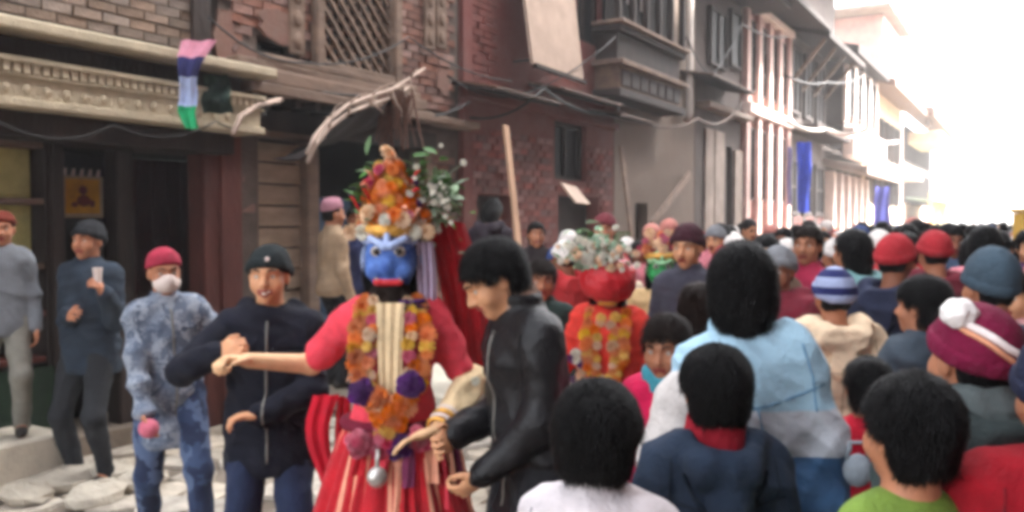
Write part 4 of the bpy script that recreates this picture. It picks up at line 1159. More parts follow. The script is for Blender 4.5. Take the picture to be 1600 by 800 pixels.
hang('hanging_scarf', 'pink, blue, white and green cloth hung from the corner of the carved cornice', 'cloth', 293, 62, 202, 50, .56, None, seed=2, parts=[(0, .2, cloth('rose', (206, 140, 160)), 'pink_cloth'), (.2, .42, cloth('navy_rag', (54, 56, 104)), 'blue_cloth'), (.42, .74, cloth('pale_blue', (178, 194, 232)), 'white_cloth'), (.74, 1.0, cloth('rag_green', (30, 150, 96)), 'green_cloth')])
hang('hanging_rag', 'dark green rag hanging beside the bright cloth at the cornice corner', 'cloth', 338, 118, 176, 48, .5, cloth('rag_dkgreen', (40, 56, 50)), seed=5)
hang('banner', 'long blue banner hanging before the grey far house', 'banner', 1257, 222, 332, 22, .9, cloth('banner_blue', (52, 76, 190)), seed=1)
hang('banner', 'violet blue flag held low over the far crowd', 'banner', 1378, 292, 362, 30, 1.6, cloth('banner_violet', (72, 74, 150)), seed=4)
hang('banner', 'pale violet strip hanging next to the long blue banner', 'banner', 1234, 230, 320, 8, .9, cloth('banner_pale', (150, 144, 186)), seed=3)
# bent bracket with wire by the cornice
q0 = fw(S(402), .3, Zf(402, 150, .3)); q1 = fw(S(378, .5), .5, Zf(378, 182, .5)); q2 = fw(S(366, .6), .6, Zf(366, 210, .6))
br = MB().tube([q0, q0.lerp(q1, .6) + Vector((0, 0, .03)), q1, q2], .022, 8).build('bent_bracket', BENT, None, smooth=True); tag(br, 'short bent pale stick poking out below the cornice of the timber house', 'stick')
WIRE = mat('black_cable', (40, 38, 38), 0.6, 0.1); ROPE = mat('white_rope', (220, 216, 208), 0.8, 0.1)
def cable(name, label, pts, r, m, cat, sag=.25):
    P = []
    W = [fw(S(px, o), o, Zf(px, py, o)) for px, py, o in pts]
    for a, b in zip(W, W[1:]):
        for i in range(8):
            t = i / 8; q = a.lerp(b, t); q.z -= sag * 4 * t * (1 - t); P.append(q)
    P.append(W[-1]); return tag(MB().tube(P, r, 6).build(name, m, None, smooth=True), label, cat)
cable('cable', 'dark cable sagging along the bay window house to the awning', [(958, 165, .15), (1090, 186, .4), (1158, 160, .4)], .02, TIN, 'cable')
cable('cable', 'thin dark cable swinging over the red house canopies', [(735, 185, .25), (850, 140, .6), (960, 178, .2)], .016, WIRE, 'cable', .12)
cable('rope', 'white rope strung along the far houses above the blue banner', [(1226, 190, .9), (1290, 203, 1.4), (1350, 204, 2.6)], .045, ROPE, 'rope', .1)
cable('rope', 'second white cord running low along the far pale houses', [(1290, 203, 1.45), (1350, 212, 2.0), (1400, 222, 2.4)], .04, ROPE, 'rope', .1)
cable('cable', 'cable drooping across the timber house front under the lattice window', [(405, 108, .12), (560, 150, .3), (640, 184, .3), (735, 160, .3)], .012, WIRE, 'cable', .06)
for i, (lb, pts_, r_) in enumerate((('thin black cable running under the cornice of the shop house', [(0, 190, .4), (180, 196, .42), (340, 190, .45), (420, 172, .3)], .008), ('thin black cable crossing from the lattice window to the red house', [(330, 30, .1), (480, 100, .2), (640, 60, .2), (800, 128, .3)], .009), ('thin black cable hanging past the hanging board to the bay window', [(700, 120, .2), (812, 150, .35), (960, 60, .5)], .009), ('black cable slung between the bay window and the pilastered house', [(1070, 60, .5), (1110, 120, .5), (1156, 40, .6), (1226, 60, .7)], .016), ('black cable slung high between the far houses', [(1226, 120, .9), (1290, 130, 1.0), (1345, 120, 1.0)], .025))):
    cable('cable', lb, pts_, r_, WIRE, 'cable', .1)
YP = mat('yellow_paint', (222, 178, 84), 0.7, 0.15, 5)
pt = at(1601, 326, 8.0); yp = thing('yellow_post', 'yellow painted post standing at the right edge of the street', 'post', (pt.x, 8.0, 0))
boxobj('shaft', (-.07, .07, -.07, .07, .12, pt.z - .04), YP, yp, .012); boxobj('cap', (-.09, .09, -.09, .09, pt.z - .038, pt.z), YP, yp, .012); boxobj('base', (-.11, .11, -.11, .11, 0.002, .118), GREYP, yp, .012)

# ------------------------------------------------------------------ the row across the street (beside the camera; it shades the near half of the street)
def opposite(label, s_a, s_b, hgt, m, o=7.0, wm=None):
    h_ = thing('opposite_house', label, 'building', fw(s_b, o, 0), RZ + math.pi); L_ = s_b - s_a
    hl = []; x = .9
    while x + 1.1 < L_:
        for k in range(int(hgt // 2.9)): hl.append((x, x + 1.0, .02 if k == 0 else k * 2.9 + .9, k * 2.9 + 2.2))
        x += 2.1
    wall_holes(0, L_, 0, hgt, hl).build('wall', m, h_)
    boxobj('back_wall', (0, L_, 4.5, 4.8, 0, hgt), m, h_); ledge(h_, -.1, L_ + .1, hgt + .004, hgt + .2, .35, WOOD_D, 'eave', back=4.8)
    for q in hl:
        if q[2] < .5: boxobj('door', (q[0], q[1], .12, .18, q[2], q[3]), WOOD_R, h_)
        else: window(h_, *q, y=.1, nx=2, m=wm or WOOD_D)
    return h_
opposite('tall brick house across the street beside the camera', -9, 4.0, 14.2, BRICK_R); opposite('tall grey plaster house across the street right of the camera', 4.05, 13.0, 15.0, GREYP, wm=WHITEP); opposite('tall brown brick house across the street farther along', 13.05, 25.5, 14.0, BRICK_B)

# ------------------------------------------------------------------ cloth colours
c_ = cloth
from mathutils.bvhtree import BVHTree
def stitch(g, p, pts, r, m, name='seam', d=(0, 1, 0), n=14):
    """a raised seam, zip or pocket edge laid onto a garment: pts are body coordinates outside it, d the way in"""
    me = g.data; bv = BVHTree.FromPolygons([v.co for v in me.vertices], [q.vertices for q in me.polygons])
    P = [Vector(p.tw(*q)) for q in pts]; D = Vector(p.T @ np.array(d, np.float32)).normalized(); out = []
    for i in range(n + 1):
        t = i / n * (len(P) - 1); j = min(int(t), len(P) - 2); q = P[j].lerp(P[j + 1], t - j)
        h = bv.ray_cast(q - D * .5, D)
        if h[0] is not None and (not out or (h[0] - out[-1]).length < .12): out.append(h[0])
    if len(out) > 2: return MB().tube(out, r, 6).build(name, m, g, smooth=True)
PEOPLE = {}
def part(r_, nm): return [c for c in r_.children if c.name.split('.')[0] == nm][0]
JEANS = c_('denim', (34, 44, 70)); DKTR = c_('charcoal', (40, 42, 46)); GREYTR = c_('pale_grey', (124, 122, 114)); BLACKTR = c_('black', (26, 26, 30))
LEATHER = mat('black_leather', (19, 18, 21), 0.5, 0.3, 7, 0.3, 50, .32)
CAMO = blotched('camo', [(122, 131, 146), (102, 113, 131), (146, 154, 166), (88, 98, 116)], 24)
CAMO_TR = blotched('camo_trousers', [(58, 74, 104), (46, 60, 90), (84, 100, 130), (40, 50, 76)], 12)
STRIPE = banded('striped_wool', [(0, (30, 34, 78))] + [(1.20 + .033 * i, ((168, 180, 214) if i % 2 == 0 else (40, 46, 100))) for i in range(12)])

# raised stone plinth along the timber and red houses
PL = MB().box(bx0 - .15, SC1 - .5, -1.75, -.01, .003, .25).build('plinth', STEPM, None, bevel=.02); PL.location = fw(0, 0, 0); PL.rotation_euler = (0, 0, RZ)
tag(PL, 'low raised stone plinth along the doorways of the timber and red houses', 'plinth')

# ------------------------------------------------------------------ people on the left
person('person in pale grey jacket at the far left edge of the photo', 2, 5.42, 330, 25, pose=dict(hs=1.06), hair=('short', HAIR2), hat='wrap', hat_m=c_('rust_cap', (116, 52, 40)), m_top=c_('ash', (112, 116, 122)), m_bottom=GREYTR, ground=.34, seed=2, top_kw=dict(e=.022, hem=.78, folds=.007))
r_, pL = person('person in dark blue jumper holding a pale cup before the shop', 137, 5.55, 345, -12, pose=dict(L=(.1, -.2, -.1), R=(.16, -.2, -.24), elL=(.15, .1, -1), elR=(-.3, .3, -1)), hair=('short', None), hat='beanie', hat_m=c_('black_wool', (30, 32, 36)), m_top=c_('dusk_blue', (42, 52, 64)), m_bottom=DKTR, seed=4, top_kw=dict(e=.03, hem=.74, folds=.012), vs=.008, curl=(55, 30))
m = MB(); c = r_.matrix_basis @ Vector(pL.wrL + np.array([0, -.05, .07]))
m.tube([(0, 0, 0), (0, 0, .09)], [.02, .028], 14); cup = m.build('cup', WHITEP, None); cup.location = c; tag(cup, 'small pale cup held at the chest of the man in dark blue', 'cup')
def face_mask(p, root, m):
    f = Fld(p.hc - .2, p.hc + .2, .006); h = p.hs
    f.ell(p.hd(0, -.045, -.05), np.array([.072, .068, .058]) * h, p.HR, .01); f.ell(p.hd(0, -.105, -.035), np.array([.022, .02, .035]) * h, p.HR, .03)
    n = p.HR[:, 1]; q = p.hd(0, -.02, 0); f.keep(lambda X, Y, Z: (X - q[0]) * n[0] + (Y - q[1]) * n[1] + (Z - q[2]) * n[2], .01)
    sdf_obj('face_mask', f, m, root, .002, 4, 60)
r_, p_ = person('person in blue grey camouflage with red head wrap and white face mask', 256, 4.35, 388, 22, pose=dict(L=(.36, -.12, -.1), R=(.03, -.2, -.5), elR=(-1, .5, -.2), elL=(.5, .2, -.8), feetL=(.16, -.2, 0), feetR=(-.12, .16, 0), lean=(4, -3, 12)), hair=('short', None), hat='wrap', hat_m=c_('red_wrap', (158, 44, 66)), m_top=CAMO, m_bottom=CAMO_TR, seed=6, top_kw=dict(e=.024, hem=.62, folds=.012), vs=.008)
face_mask(p_, r_, WHITEP)
ml = MB(); ml.ball((0, 0, 0), (.05, .04, .045), 10, 7); q = r_.matrix_basis @ Vector(p_.wrR + np.array([.02, -.06, -.07])); b = ml.build('pink_bundle', c_('pink_rag', (196, 104, 122)), None, smooth=True); b.location = q; tag(b, 'small pink cloth bundle in the hand of the camouflaged person', 'cloth')
NAVY = c_('midnight', (17, 19, 32))
r_, p_ = person('smiling person in navy jacket and black beanie gripping the fist of the dancer', 420, 3.5, 384, 8, pose=dict(R=(.0, -.3, -.07), L=(-.17, -.24, -.34), elR=(-.9, .1, -.6), elL=(1, .4, -.4), head=(2, 0, -6), wide=1.08), skin=SKIN2, hair=('short', None), hat='beanie', hat_m=c_('dark_wool', (24, 32, 34)), m_top=NAVY, m_bottom=JEANS, smile=True, seed=8, top_kw=dict(e=.022, hem=.74, folds=.011, hood=True), vs=.0065, curl=(40, 62), hand_n=((-.4, -.2, -1), (1, 0, 0)), hand_d=((-1, -.4, .1), None))
mm = MB(); mm.ball(Vector(p_.hd(.02, -.112, .085)), (.009, .004, .009), 8, 6); mm.build('hat_badge', WHITEP, r_)
person('person in tan jacket with pinkish cap standing at the dark doorway', 521, 7.55, 312, 128, hair=('short', None), hat='topi', hat_m=c_('pink_cap', (172, 122, 136)), m_top=c_('tan', (158, 134, 108)), m_bottom=BLACKTR, ground=.25, seed=10, vs=.011, strands=600)
person('person in deep blue jacket half hidden in the doorway behind the flower headdress', 556, 7.9, 322, 15, hair=('short', None), m_top=c_('deep_blue', (52, 62, 104)), m_bottom=BLACKTR, ground=.25, seed=11, vs=.012, strands=600)
person('person with bushy black hair and bowed head by the leaning wooden pole', 770, 7.9, 312, 165, pose=dict(lean=(8, 0, 0), head=(22, 0, 0)), hair=('shaggy', None), m_top=c_('dark_plum', (44, 36, 44)), m_bottom=BLACKTR, ground=.25, seed=12, vs=.011, strands=900, top_kw=dict(hood=True))
person('person in dark jacket under the tilted board behind the dark green jacket', 838, 7.2, 346, 10, hair=('short', None), m_top=c_('dark_brown_wool', (40, 32, 34)), m_bottom=BLACKTR, seed=13, vs=.012, strands=600, ground=.25)
person('woman in dark green jacket with tied hair watching between the dancers', 846, 4.7, 405, -8, hair=('tied', HAIR2), m_top=c_('bottle_green', (36, 54, 50)), m_bottom=BLACKTR, seed=14, vs=.009, pose=dict(head=(6, 0, 10)))
person('person in dull maroon knit cap behind the white flower headdress', 945, 7.0, 334, -10, hair=('short', None), hat='beanie', hat_m=c_('dull_maroon', (104, 40, 48)), m_top=c_('umber', (64, 50, 46)), m_bottom=BLACKTR, seed=15, vs=.012, strands=500)

# ------------------------------------------------------------------ the masked dancer
RED = c_('festival_red', (180, 20, 34), .8, .25, sheen=.15); REDL = c_('rose_red', (218, 64, 80), .8, .2)
PALE = c_('pale_stripe', (226, 158, 130)); GOLD = mat('brass_gold', (214, 160, 72), .45, .25, 14, .4, 60, .5, metal=.4)
ORANGE = mat('marigold_orange', (250, 128, 24), .8, .25, 30, .5, 120, objrand=.18); YELLOW = mat('marigold_yellow', (250, 194, 66), .8, .2, 30, .5, 120, objrand=.15)
PEACH = mat('peach_petals', (250, 204, 164), .8, .2, 30, .5, 120, objrand=.15); PURPLE = mat('purple_petals', (104, 52, 128), .8, .3, 30, .5, 120, objrand=.2); WHITEF = mat('white_petals', (226, 222, 206), .8, .15, 30, .4, 120, objrand=.12); ROSEF = mat('pink_petals', (206, 82, 112), .8, .25, 30, .4, 120, objrand=.2)
LEAFM = mat('leaf_green', (72, 112, 52), .6, .3, 12, .3, 60, objrand=.3); PALEG = mat('pale_green_leaf', (150, 176, 138), .6, .3, 12, .3, 60, objrand=.3)
BLUEM = mat('mask_blue', (34, 70, 164), .6, .35, 16, .4, 60, .25, col2=(96, 134, 206)); REDM = mat('mask_red', (196, 34, 44), .4, .2, 12, .3, 60, .4); GREENM = mat('mask_green', (24, 138, 66), .45, .2, 12, .3, 60, .4)
SILVER = mat('silver', (196, 192, 186), .35, .2, 12, .3, 50, .5, metal=.6)
FL = {}
def flower_me(m, seed=0):
    if m.name in FL: return FL[m.name]
    r = random.Random(seed + len(FL)); b = MB()
    for ring, (n, rad, z, tilt) in enumerate(((13, .52, 0.0, .05), (12, .48, .12, .42), (9, .38, .25, .8), (6, .22, .36, 1.2))):
        for i in range(n):
            a = 2 * math.pi * (i + .5 * ring) / n + r.uniform(-.1, .1); d = Vector((math.cos(a), math.sin(a), 0)); s = Vector((-d.y, d.x, 0)); up = Vector((0, 0, 1))
            c = d * rad * .35 + up * (z - .1); o = d * math.cos(tilt) + up * math.sin(tilt); t = c + o * rad * 1.1
            w_ = .125
            v = [b._v(c - s * w_ * .6), b._v(c + s * w_ * .6), b._v(t + s * w_ - up * .05), b._v(t + o * .05), b._v(t - s * w_ - up * .05)]
            b.face(v)
    b.ball((0, 0, -.04), (.3, .3, .25), 8, 5)
    bm = b.bm; me = bpy.data.meshes.new('flower'); bm.to_mesh(me); bm.free(); me.materials.append(m); FL[m.name] = me
    return me
def flower(parent, pos, r, m, nrm=(0, -1, 0)):
    o = bpy.data.objects.new('flower', flower_me(m)); C.objects.link(o); o.parent = parent; o.location = pos; o.scale = (r * 1.6,) * 3
    o.rotation_euler = (Vector(nrm).to_track_quat('Z', 'Y') @ Matrix.Rotation(random.random() * 6, 3, 'Z').to_quaternion()).to_euler(); return o
LEAF = {}
def leaf(parent, pos, L, m, d, name='leaf'):
    if m.name not in LEAF:
        b = MB(); n = 6
        def fn(u, v): x = (u - .5) * .42 * math.sin(math.pi * min(.97, v * .93 + .05)); return Vector((x, v, .12 * abs(u - .5) - .25 * v * v))
        b.grid(fn, 3, 7); me = bpy.data.meshes.new('leaf'); b.bm.to_mesh(me); b.bm.free(); me.materials.append(m); LEAF[m.name] = me
    o = bpy.data.objects.new(name, LEAF[m.name]); C.objects.link(o); o.parent = parent; o.location = pos; o.scale = (L,) * 3
    o.rotation_euler = (Vector(d).to_track_quat('Y', 'Z') @ Matrix.Rotation(random.uniform(-.8, .8), 3, 'Y').to_quaternion()).to_euler(); return o
def mask(p, root, m, m2, sc=1.08):
    """carved festival mask with bulging eyes, brows, nose, fanged mouth, and a rim"""
    h = p.hs * sc; f = Fld(p.hc - .22, p.hc + .22, .0055); hd = lambda x, y, z: p.hc + p.HR @ (np.array([x, y, z]) * h)
    f.ell(hd(0, -.03, .0), np.array([.092, .085, .125]) * h, p.HR, .01, 0)
    f.ell(hd(0, -.1, -.02), np.array([.024, .032, .035]) * h, p.HR, .02, 0)
    for s in (-1, 1):
        f.ell(hd(s * .05, -.085, -.04), np.array([.034, .03, .032]) * h, p.HR, .02, 0)
        f.seg(hd(s * .012, -.118, .052), hd(s * .06, -.095, .078), .014 * h, .012 * h, .008, 1); f.seg(hd(s * .06, -.095, .078), hd(s * .085, -.05, .06), .012 * h, .006 * h, .008, 1)
        f.ell(hd(s * .04, -.098, .032), np.array([.022, .016, .017]) * h, p.HR, .008, 2)
        f.ell(hd(s * .04, -.113, .032), np.array([.011, .009, .011]) * h, p.HR, .002, 3)
        f.seg(hd(s * .045, -.1, -.078), hd(s * .038, -.105, -.05), .008 * h, .004 * h, .003, 2)
        f.ell(hd(s * .095, -.0, -.01), np.array([.018, .03, .055]) * h, p.HR, .01, 1)
    f.seg(hd(-.04, -.1, -.078), hd(.04, -.1, -.078), .013 * h, k=.008, m=4)
    f.ell(hd(0, -.11, .085), np.array([.014, .012, .03]) * h, p.HR, .004, 1)
    for i in range(9):
        a = (i - 4) * .34; f.ell(hd(math.sin(a) * .088, -.045, .055 + math.cos(a) * .075), np.array([.017, .016, .02]) * h, p.HR, .006, 1)
    n = p.HR[:, 1]; q = hd(0, .02, 0); f.keep(lambda X, Y, Z: (X - q[0]) * n[0] + (Y - q[1]) * n[1] + (Z - q[2]) * n[2], .008)
    return sdf_obj('mask', f, [m, m2, EYEW, IRIS, REDM if m is not REDM else GOLD], root, multi=True)
def garland(root, p, pts, r, ms, n, name='garland'):
    """a string of blossoms along a path given in the wearer's frame"""
    g = MB().tube(pts, .006, 6).build(name, GOLD, root); P = [Vector(q) for q in pts]
    for i in range(n):
        t = i / (n - 1) * (len(P) - 1); j = min(int(t), len(P) - 2); q = P[j].lerp(P[j + 1], t - j)
        flower(g, q + Vector((random.uniform(-.012, .012), random.uniform(-.015, 0), random.uniform(-.008, .008))), r * random.uniform(.85, 1.2), ms[i % len(ms)], (random.uniform(-.4, .4), -1, random.uniform(-.2, .5)))
    return g
def skirt(root, p, m, m2, z1, z0, r1, r0, n=34, name='skirt', seed=1):
    k = p.k; b = MB(); rr = random.Random(seed); ph = [rr.uniform(.3, 1.7) for _ in range(n)]; wp = [rr.uniform(-.35, .35) for _ in range(9)]; N = n * 6; nv = 16
    def fn(u, v):
        a = 2 * math.pi * u; c = (u + .035 * math.sin(2 * a + wp[0] * 9) * v + .012 * math.sin(7 * a + wp[1] * 9 + 2 * v)) % 1 * n; i = int(c) % n; t = v ** .8
        R0 = r1 + (r0 - r1) * t; pl = .5 - .5 * math.cos(2 * math.pi * (c % 1)); R0 *= 1 + (.03 + .13 * t) * (pl - .5) * ph[i] + .07 * t * math.sin(3 * a + seed) + .03 * t * math.sin(8 * a + 5 * v + seed)
        return Vector((p.piv[0] + math.cos(a) * R0 * k, p.piv[1] + .01 + math.sin(a) * R0 * .82 * k, (z1 + (z0 - z1) * v) * k))
    V = b.grid(fn, N, nv, True); b.bm.faces.ensure_lookup_table()
    stripes = set(i for i in range(n) if rr.random() < .4)
    for fi, f in enumerate(b.bm.faces):
        u = fi // (nv - 1); f.material_index = 1 if (u // 6) in stripes and (u % 6) in (2, 3) else 0
    V2 = b.grid(lambda u, v: fn(u, v) * 1.0 + Vector((-.004 * math.cos(2 * math.pi * u), -.004 * math.sin(2 * math.pi * u), 0)), N, nv, True)
    return b.build(name, [m, m2], root, smooth=True)
def drape(root, pts_a, pts_b, m, name, wav=.02, n=5, seed=1):
    """hanging cloth between two edge curves"""
    def smooth(P):
        for _ in range(2): P = [P[0]] + [q for a, b in zip(P, P[1:]) for q in (a.lerp(b, .25), a.lerp(b, .75))] + [P[-1]]
        return P
    A = smooth([Vector(q) for q in pts_a]); B = smooth([Vector(q) for q in pts_b])
    def crv(P, t): t = t * (len(P) - 1); i = min(int(t), len(P) - 2); return P[i].lerp(P[i + 1], t - i)
    b = MB()
    for off in (0, .007):
        b.grid(lambda u, v: crv(A, v).lerp(crv(B, v), u) + Vector((0, off + wav * math.sin(u * 6.28 * n + seed + v * 2), 0)), n * 8 + 1, 16)
    return b.build(name, m, root, smooth=True)

random.seed(5)
r_, p = person('masked dancer in red with blue mask, tall orange flower headdress and marigold garlands', 612, 3.12, 352, 4, pose=dict(R=(-.38, -.02, -.15), L=(.03, -.2, -.37), elR=(.25, 1, -.8), elL=(.6, .4, -.4), hs=1.0, wide=.92, head=(3, 0, -4), feetL=(.14, -.1, 0), feetR=(-.12, .08, 0)), skin=mat('dusted_skin', (222, 180, 138), .65, .15, 10, .1, 90, sss=.03), hair=('long', None), m_top=REDL, bottom='none', seed=20, top_kw=dict(e=.013, hem=.9, sleeve=.37, collar=0, folds=.012, name='blouse'), vs=.0058, face=False, curl=(14, 72), hand_n=((-.1, -.3, -1), (0, -.3, -1)), hand_d=((-1, -.25, -.25), None), hatpad=0, shoes=False)
dancer, dp = r_, p
mk = mask(p, r_, BLUEM, mat('mask_pale_blue', (170, 190, 232), .6, .25, 18), 1.0)
f = Fld(p.hc - .25, p.hc + .2, .007); f.ell(p.hd(0, -.055, -.13), np.array([.07, .05, .055]), p.HR, .02); f.ell(p.hd(0, -.05, -.17), np.array([.05, .035, .04]), p.HR, .03); sdf_obj('beard', f, HAIR2, r_, .006, 3, 90, (1, 1, .3))
skirt(r_, p, RED, PALE, 1.0, .06, .165, .42, seed=3)
hb_ = MB(); hb_.tube([Vector(p.hd(.1 * math.cos(a), .01 + .11 * math.sin(a), .105)) for a in np.linspace(0, 6.2832, 17)], .022, 8); head_d = hb_.build('headdress', GOLD, r_, smooth=True)
m = MB(); m.tube([Vector(p.hd(0, .01, z)) for z in (.09, .16, .23, .29, .34, .385)], [.085, .07, .05, .035, .02, .012], 12); m.build('headdress_core', c_('saffron', (216, 112, 40)), head_d, smooth=True)
for i in range(84):
    t = (i / 83.0) ** 1.1; a = i * 2.39996; z = .115 + .215 * t; R0 = (.092 * (1 - t) + .026 * t + .01) * random.uniform(.8, 1.22); z += random.uniform(-.012, .012)
    if t < .55: R0 *= 1.0 + .18 * math.sin(t * 6)
    mm_ = ORANGE if (t > .12 or i % 3) else PEACH
    if i % 5 == 0: mm_ = PEACH if t < .7 else YELLOW
    if i % 11 == 3: mm_ = c_('dark_marigold', (176, 52, 24)) if False else YELLOW
    flower(head_d, Vector(p.hd(math.cos(a) * R0, .01 + math.sin(a) * R0, z)), .027 * (1 - .3 * t), mm_, Vector(p.HR @ np.array([math.cos(a), math.sin(a), .35])))
for i in range(9): flower(head_d, Vector(p.hd(random.uniform(-.02, .02), random.uniform(-.01, .03), .33 + i * .008)), .017, RUSTF if False else PEACH, (0, -.4, 1))
for i in range(7): flower(head_d, Vector(p.hd(-.135 + .045 * i, -.06 - .03 * math.sin(i * .52), .098)), .024, (PEACH, WHITEF)[i % 2])
for i in range(26):        # ragged tufts: pink and white blossoms, leaves and paper ribbons sticking out of the tower
    a = random.uniform(0, 6.28); z = random.uniform(.12, .33); R0 = .12 * (1 - (z - .1) / .3) + .03; d = Vector(p.HR @ np.array([math.cos(a), math.sin(a), .5])); q = Vector(p.hd(math.cos(a) * R0, .01 + math.sin(a) * R0, z))
    if i % 3 == 0: leaf(head_d, q, random.uniform(.04, .07), LEAFM, d)
    else: flower(head_d, q, random.uniform(.012, .02), (ROSEF, WHITEF, PURPLE, YELLOW)[i % 4], d)
RIB = c_('ribbon_red', (190, 40, 44))
for i in range(9):
    a = random.uniform(3.3, 6.1); z = random.uniform(.14, .34); R0 = .11 * (1 - (z - .1) / .3) + .03; q = Vector(p.hd(math.cos(a) * R0, .01 + math.sin(a) * R0, z)); d = Vector((math.cos(a) * .5, math.sin(a) * .3 - .1, random.uniform(-.2, .8))) * .07
    MB().tube([q, q + d * .6 + Vector((0, 0, .01)), q + d], [.006, .005, .002], 5).build('ribbon', (RIB, PALE)[i % 2], head_d, smooth=True)
# leafy sprays: white flowered on the viewer's right, green on the left
for i in range(130):
    x = random.gauss(.155, .04); z = random.gauss(.2, .07); y = random.uniform(.02, .12); x -= max(0, z - .3) * .5
    leaf(head_d, Vector(p.hd(x, y, z)), random.uniform(.035, .07), (LEAFM, PALEG)[i % 2], (random.uniform(-.2, 1), random.uniform(-.8, .1), random.uniform(-.3, 1)))
for i in range(42):
    flower(head_d, Vector(p.hd(random.gauss(.16, .04), random.uniform(-.03, .05), random.gauss(.2, .07))), random.uniform(.006, .011), WHITEF, (random.uniform(-.3, .6), -1, .3))
for i in range(44):
    leaf(head_d, Vector(p.hd(random.gauss(-.07, .025), random.uniform(.02, .1), random.gauss(.24, .05))), random.uniform(.04, .075), LEAFM, (random.uniform(-1, .2), random.uniform(-.7, .1), random.uniform(-.2, 1)))
for i in range(16):
    leaf(head_d, Vector(p.hd(random.gauss(.08, .03), .03, random.gauss(.27, .05))), random.uniform(.04, .07), LEAFM, (random.uniform(0, 1), -.5, random.uniform(0, 1)))
# veil and side cloths of the headdress
T = lambda x, y, z: Vector(p.tw(x, y, z))
drape(r_, [Vector(p.hd(.1, .06, .16)), Vector(p.hd(.14, .09, .02)), T(.19, .13, 1.38), T(.22, .14, 1.1)], [Vector(p.hd(.26, .1, .12)), Vector(p.hd(.31, .12, -.02)), T(.36, .17, 1.34), T(.38, .18, 1.06)], RED, 'veil', .011, 3)
drape(r_, [Vector(p.hd(.085, -.03, .06)), Vector(p.hd(.09, -.03, -.05)), T(.1, -.05, 1.43)], [Vector(p.hd(.15, .0, .06)), Vector(p.hd(.165, .0, -.05)), T(.16, -.01, 1.42)], c_('lilac_cloth', (196, 180, 204)), 'side_cloth', .008, 3)
drape(r_, [T(.03, -.12, 1.44), T(.12, -.08, 1.44)], [T(.03, -.11, 1.40), T(.14, -.06, 1.395)], c_('purple_collar', (70, 36, 96)), 'collar_cloth', .006, 2)
# breast ornaments and garlands
CRM = c_('cream_bib', (226, 200, 158))
drape(r_, [T(-.05, -.122, 1.43), T(-.045, -.15, 1.3), T(-.04, -.14, 1.15), T(-.035, -.145, 1.0)], [T(.05, -.122, 1.43), T(.045, -.15, 1.3), T(.04, -.14, 1.15), T(.035, -.145, 1.0)], CRM, 'bib', .0025, 3)
fs = Fld(np.minimum(p.elL, p.wrL) - .12, np.maximum(p.elL, p.wrL) + .12, .006); fs.seg(p.elL + (p.elL - p.wrL) * .1, p.elL * .35 + p.wrL * .65, .058, .05, .02)
sdf_obj('under_sleeve', fs, CRM, r_, .009, 5, 34)
plt = MB()
for i, (x, z, q) in enumerate(((0, 1.33, .05), (-.035, 1.27, .045), (.035, 1.27, .045), (0, 1.22, .05), (.03, 1.16, .04), (-.03, 1.16, .04))): plt.ball(T(x, -.118 - .006 * (i % 2), z), (q * .55, .010, q * .8), 10, 6)
plt.build('breastplate', GOLD, r_, smooth=True)
for s in (-1, 1):
    garland(r_, p, [T(s * .09, -.05, 1.43), T(s * .115, -.10, 1.36), T(s * .125, -.135, 1.27), T(s * .11, -.145, 1.17), T(s * .07, -.155, 1.08), T(0, -.17, 1.0)], .024, [ORANGE, ORANGE, YELLOW, ORANGE], 17)
    garland(r_, p, [T(s * .06, -.08, 1.43), T(s * .07, -.13, 1.33), T(s * .075, -.145, 1.22), T(s * .05, -.16, 1.1), T(0, -.175, 1.04)], .019, [PEACH, YELLOW, ROSEF, ORANGE], 15)
for cx_, cz_, mm_, n_, sp in ((-.095, 1.125, PURPLE, 14, .034), (.07, 1.15, PURPLE, 14, .034), (.0, 1.04, ORANGE, 20, .055), (-.04, 1.1, ORANGE, 8, .03), (.035, 1.075, ORANGE, 9, .03), (-.1, .945, ROSEF, 10, .04), (.03, .935, PURPLE, 10, .04), (-.02, .95, ROSEF, 8, .05), (.1, .955, ROSEF, 7, .035), (-.01, .985, YELLOW, 6, .03)):
    g = MB().ball(T(cx_, -.15, cz_), sp * .8, 8, 6).build('blossom_cluster', mm_, r_)
    for i in range(n_):
        a = i * 2.4; R0 = sp * math.sqrt((i + .5) / n_); flower(g, T(cx_ + math.cos(a) * R0, -.175 - .02 * (1 - R0 / sp), cz_ + math.sin(a) * R0), .02, mm_, (math.cos(a) * .6, -1, math.sin(a) * .6))
# waist: belt, hanging ties, silver bell
bt = MB(); bt.tube([T(.175 * math.cos(a), .01 + .15 * math.sin(a), .985) for a in np.linspace(0, 6.2832, 25)], .022, 8); bt.build('belt', c_('maroon_belt', (112, 26, 48)), r_, smooth=True)
for i in range(13):
    a = math.radians(200 + i * 11.5); x = .18 * math.cos(a); y = .01 + .165 * math.sin(a); L_ = random.uniform(.12, .34)
    drape(r_, [T(x, y, .98), T(x * 1.15, y * 1.12, .98 - L_ * .5), T(x * 1.3, y * 1.3, .98 - L_)], [T(x + .045, y - .004, .98), T(x * 1.15 + .05, y * 1.12, .98 - L_ * .5), T(x * 1.3 + .04, y * 1.3, .98 - L_)], (REDL, PALE, c_('plum_tie', (120, 50, 84)), RED, PALE)[i % 5], 'tie', .006, 1, i)
bl = MB(); bl.ball(T(-.04, -.235, .845), (.034, .03, .036), 14, 9); bl.tube([T(-.04, -.2, .93), T(-.04, -.23, .88)], .008, 8); bl.build('bell', SILVER, r_, smooth=True)
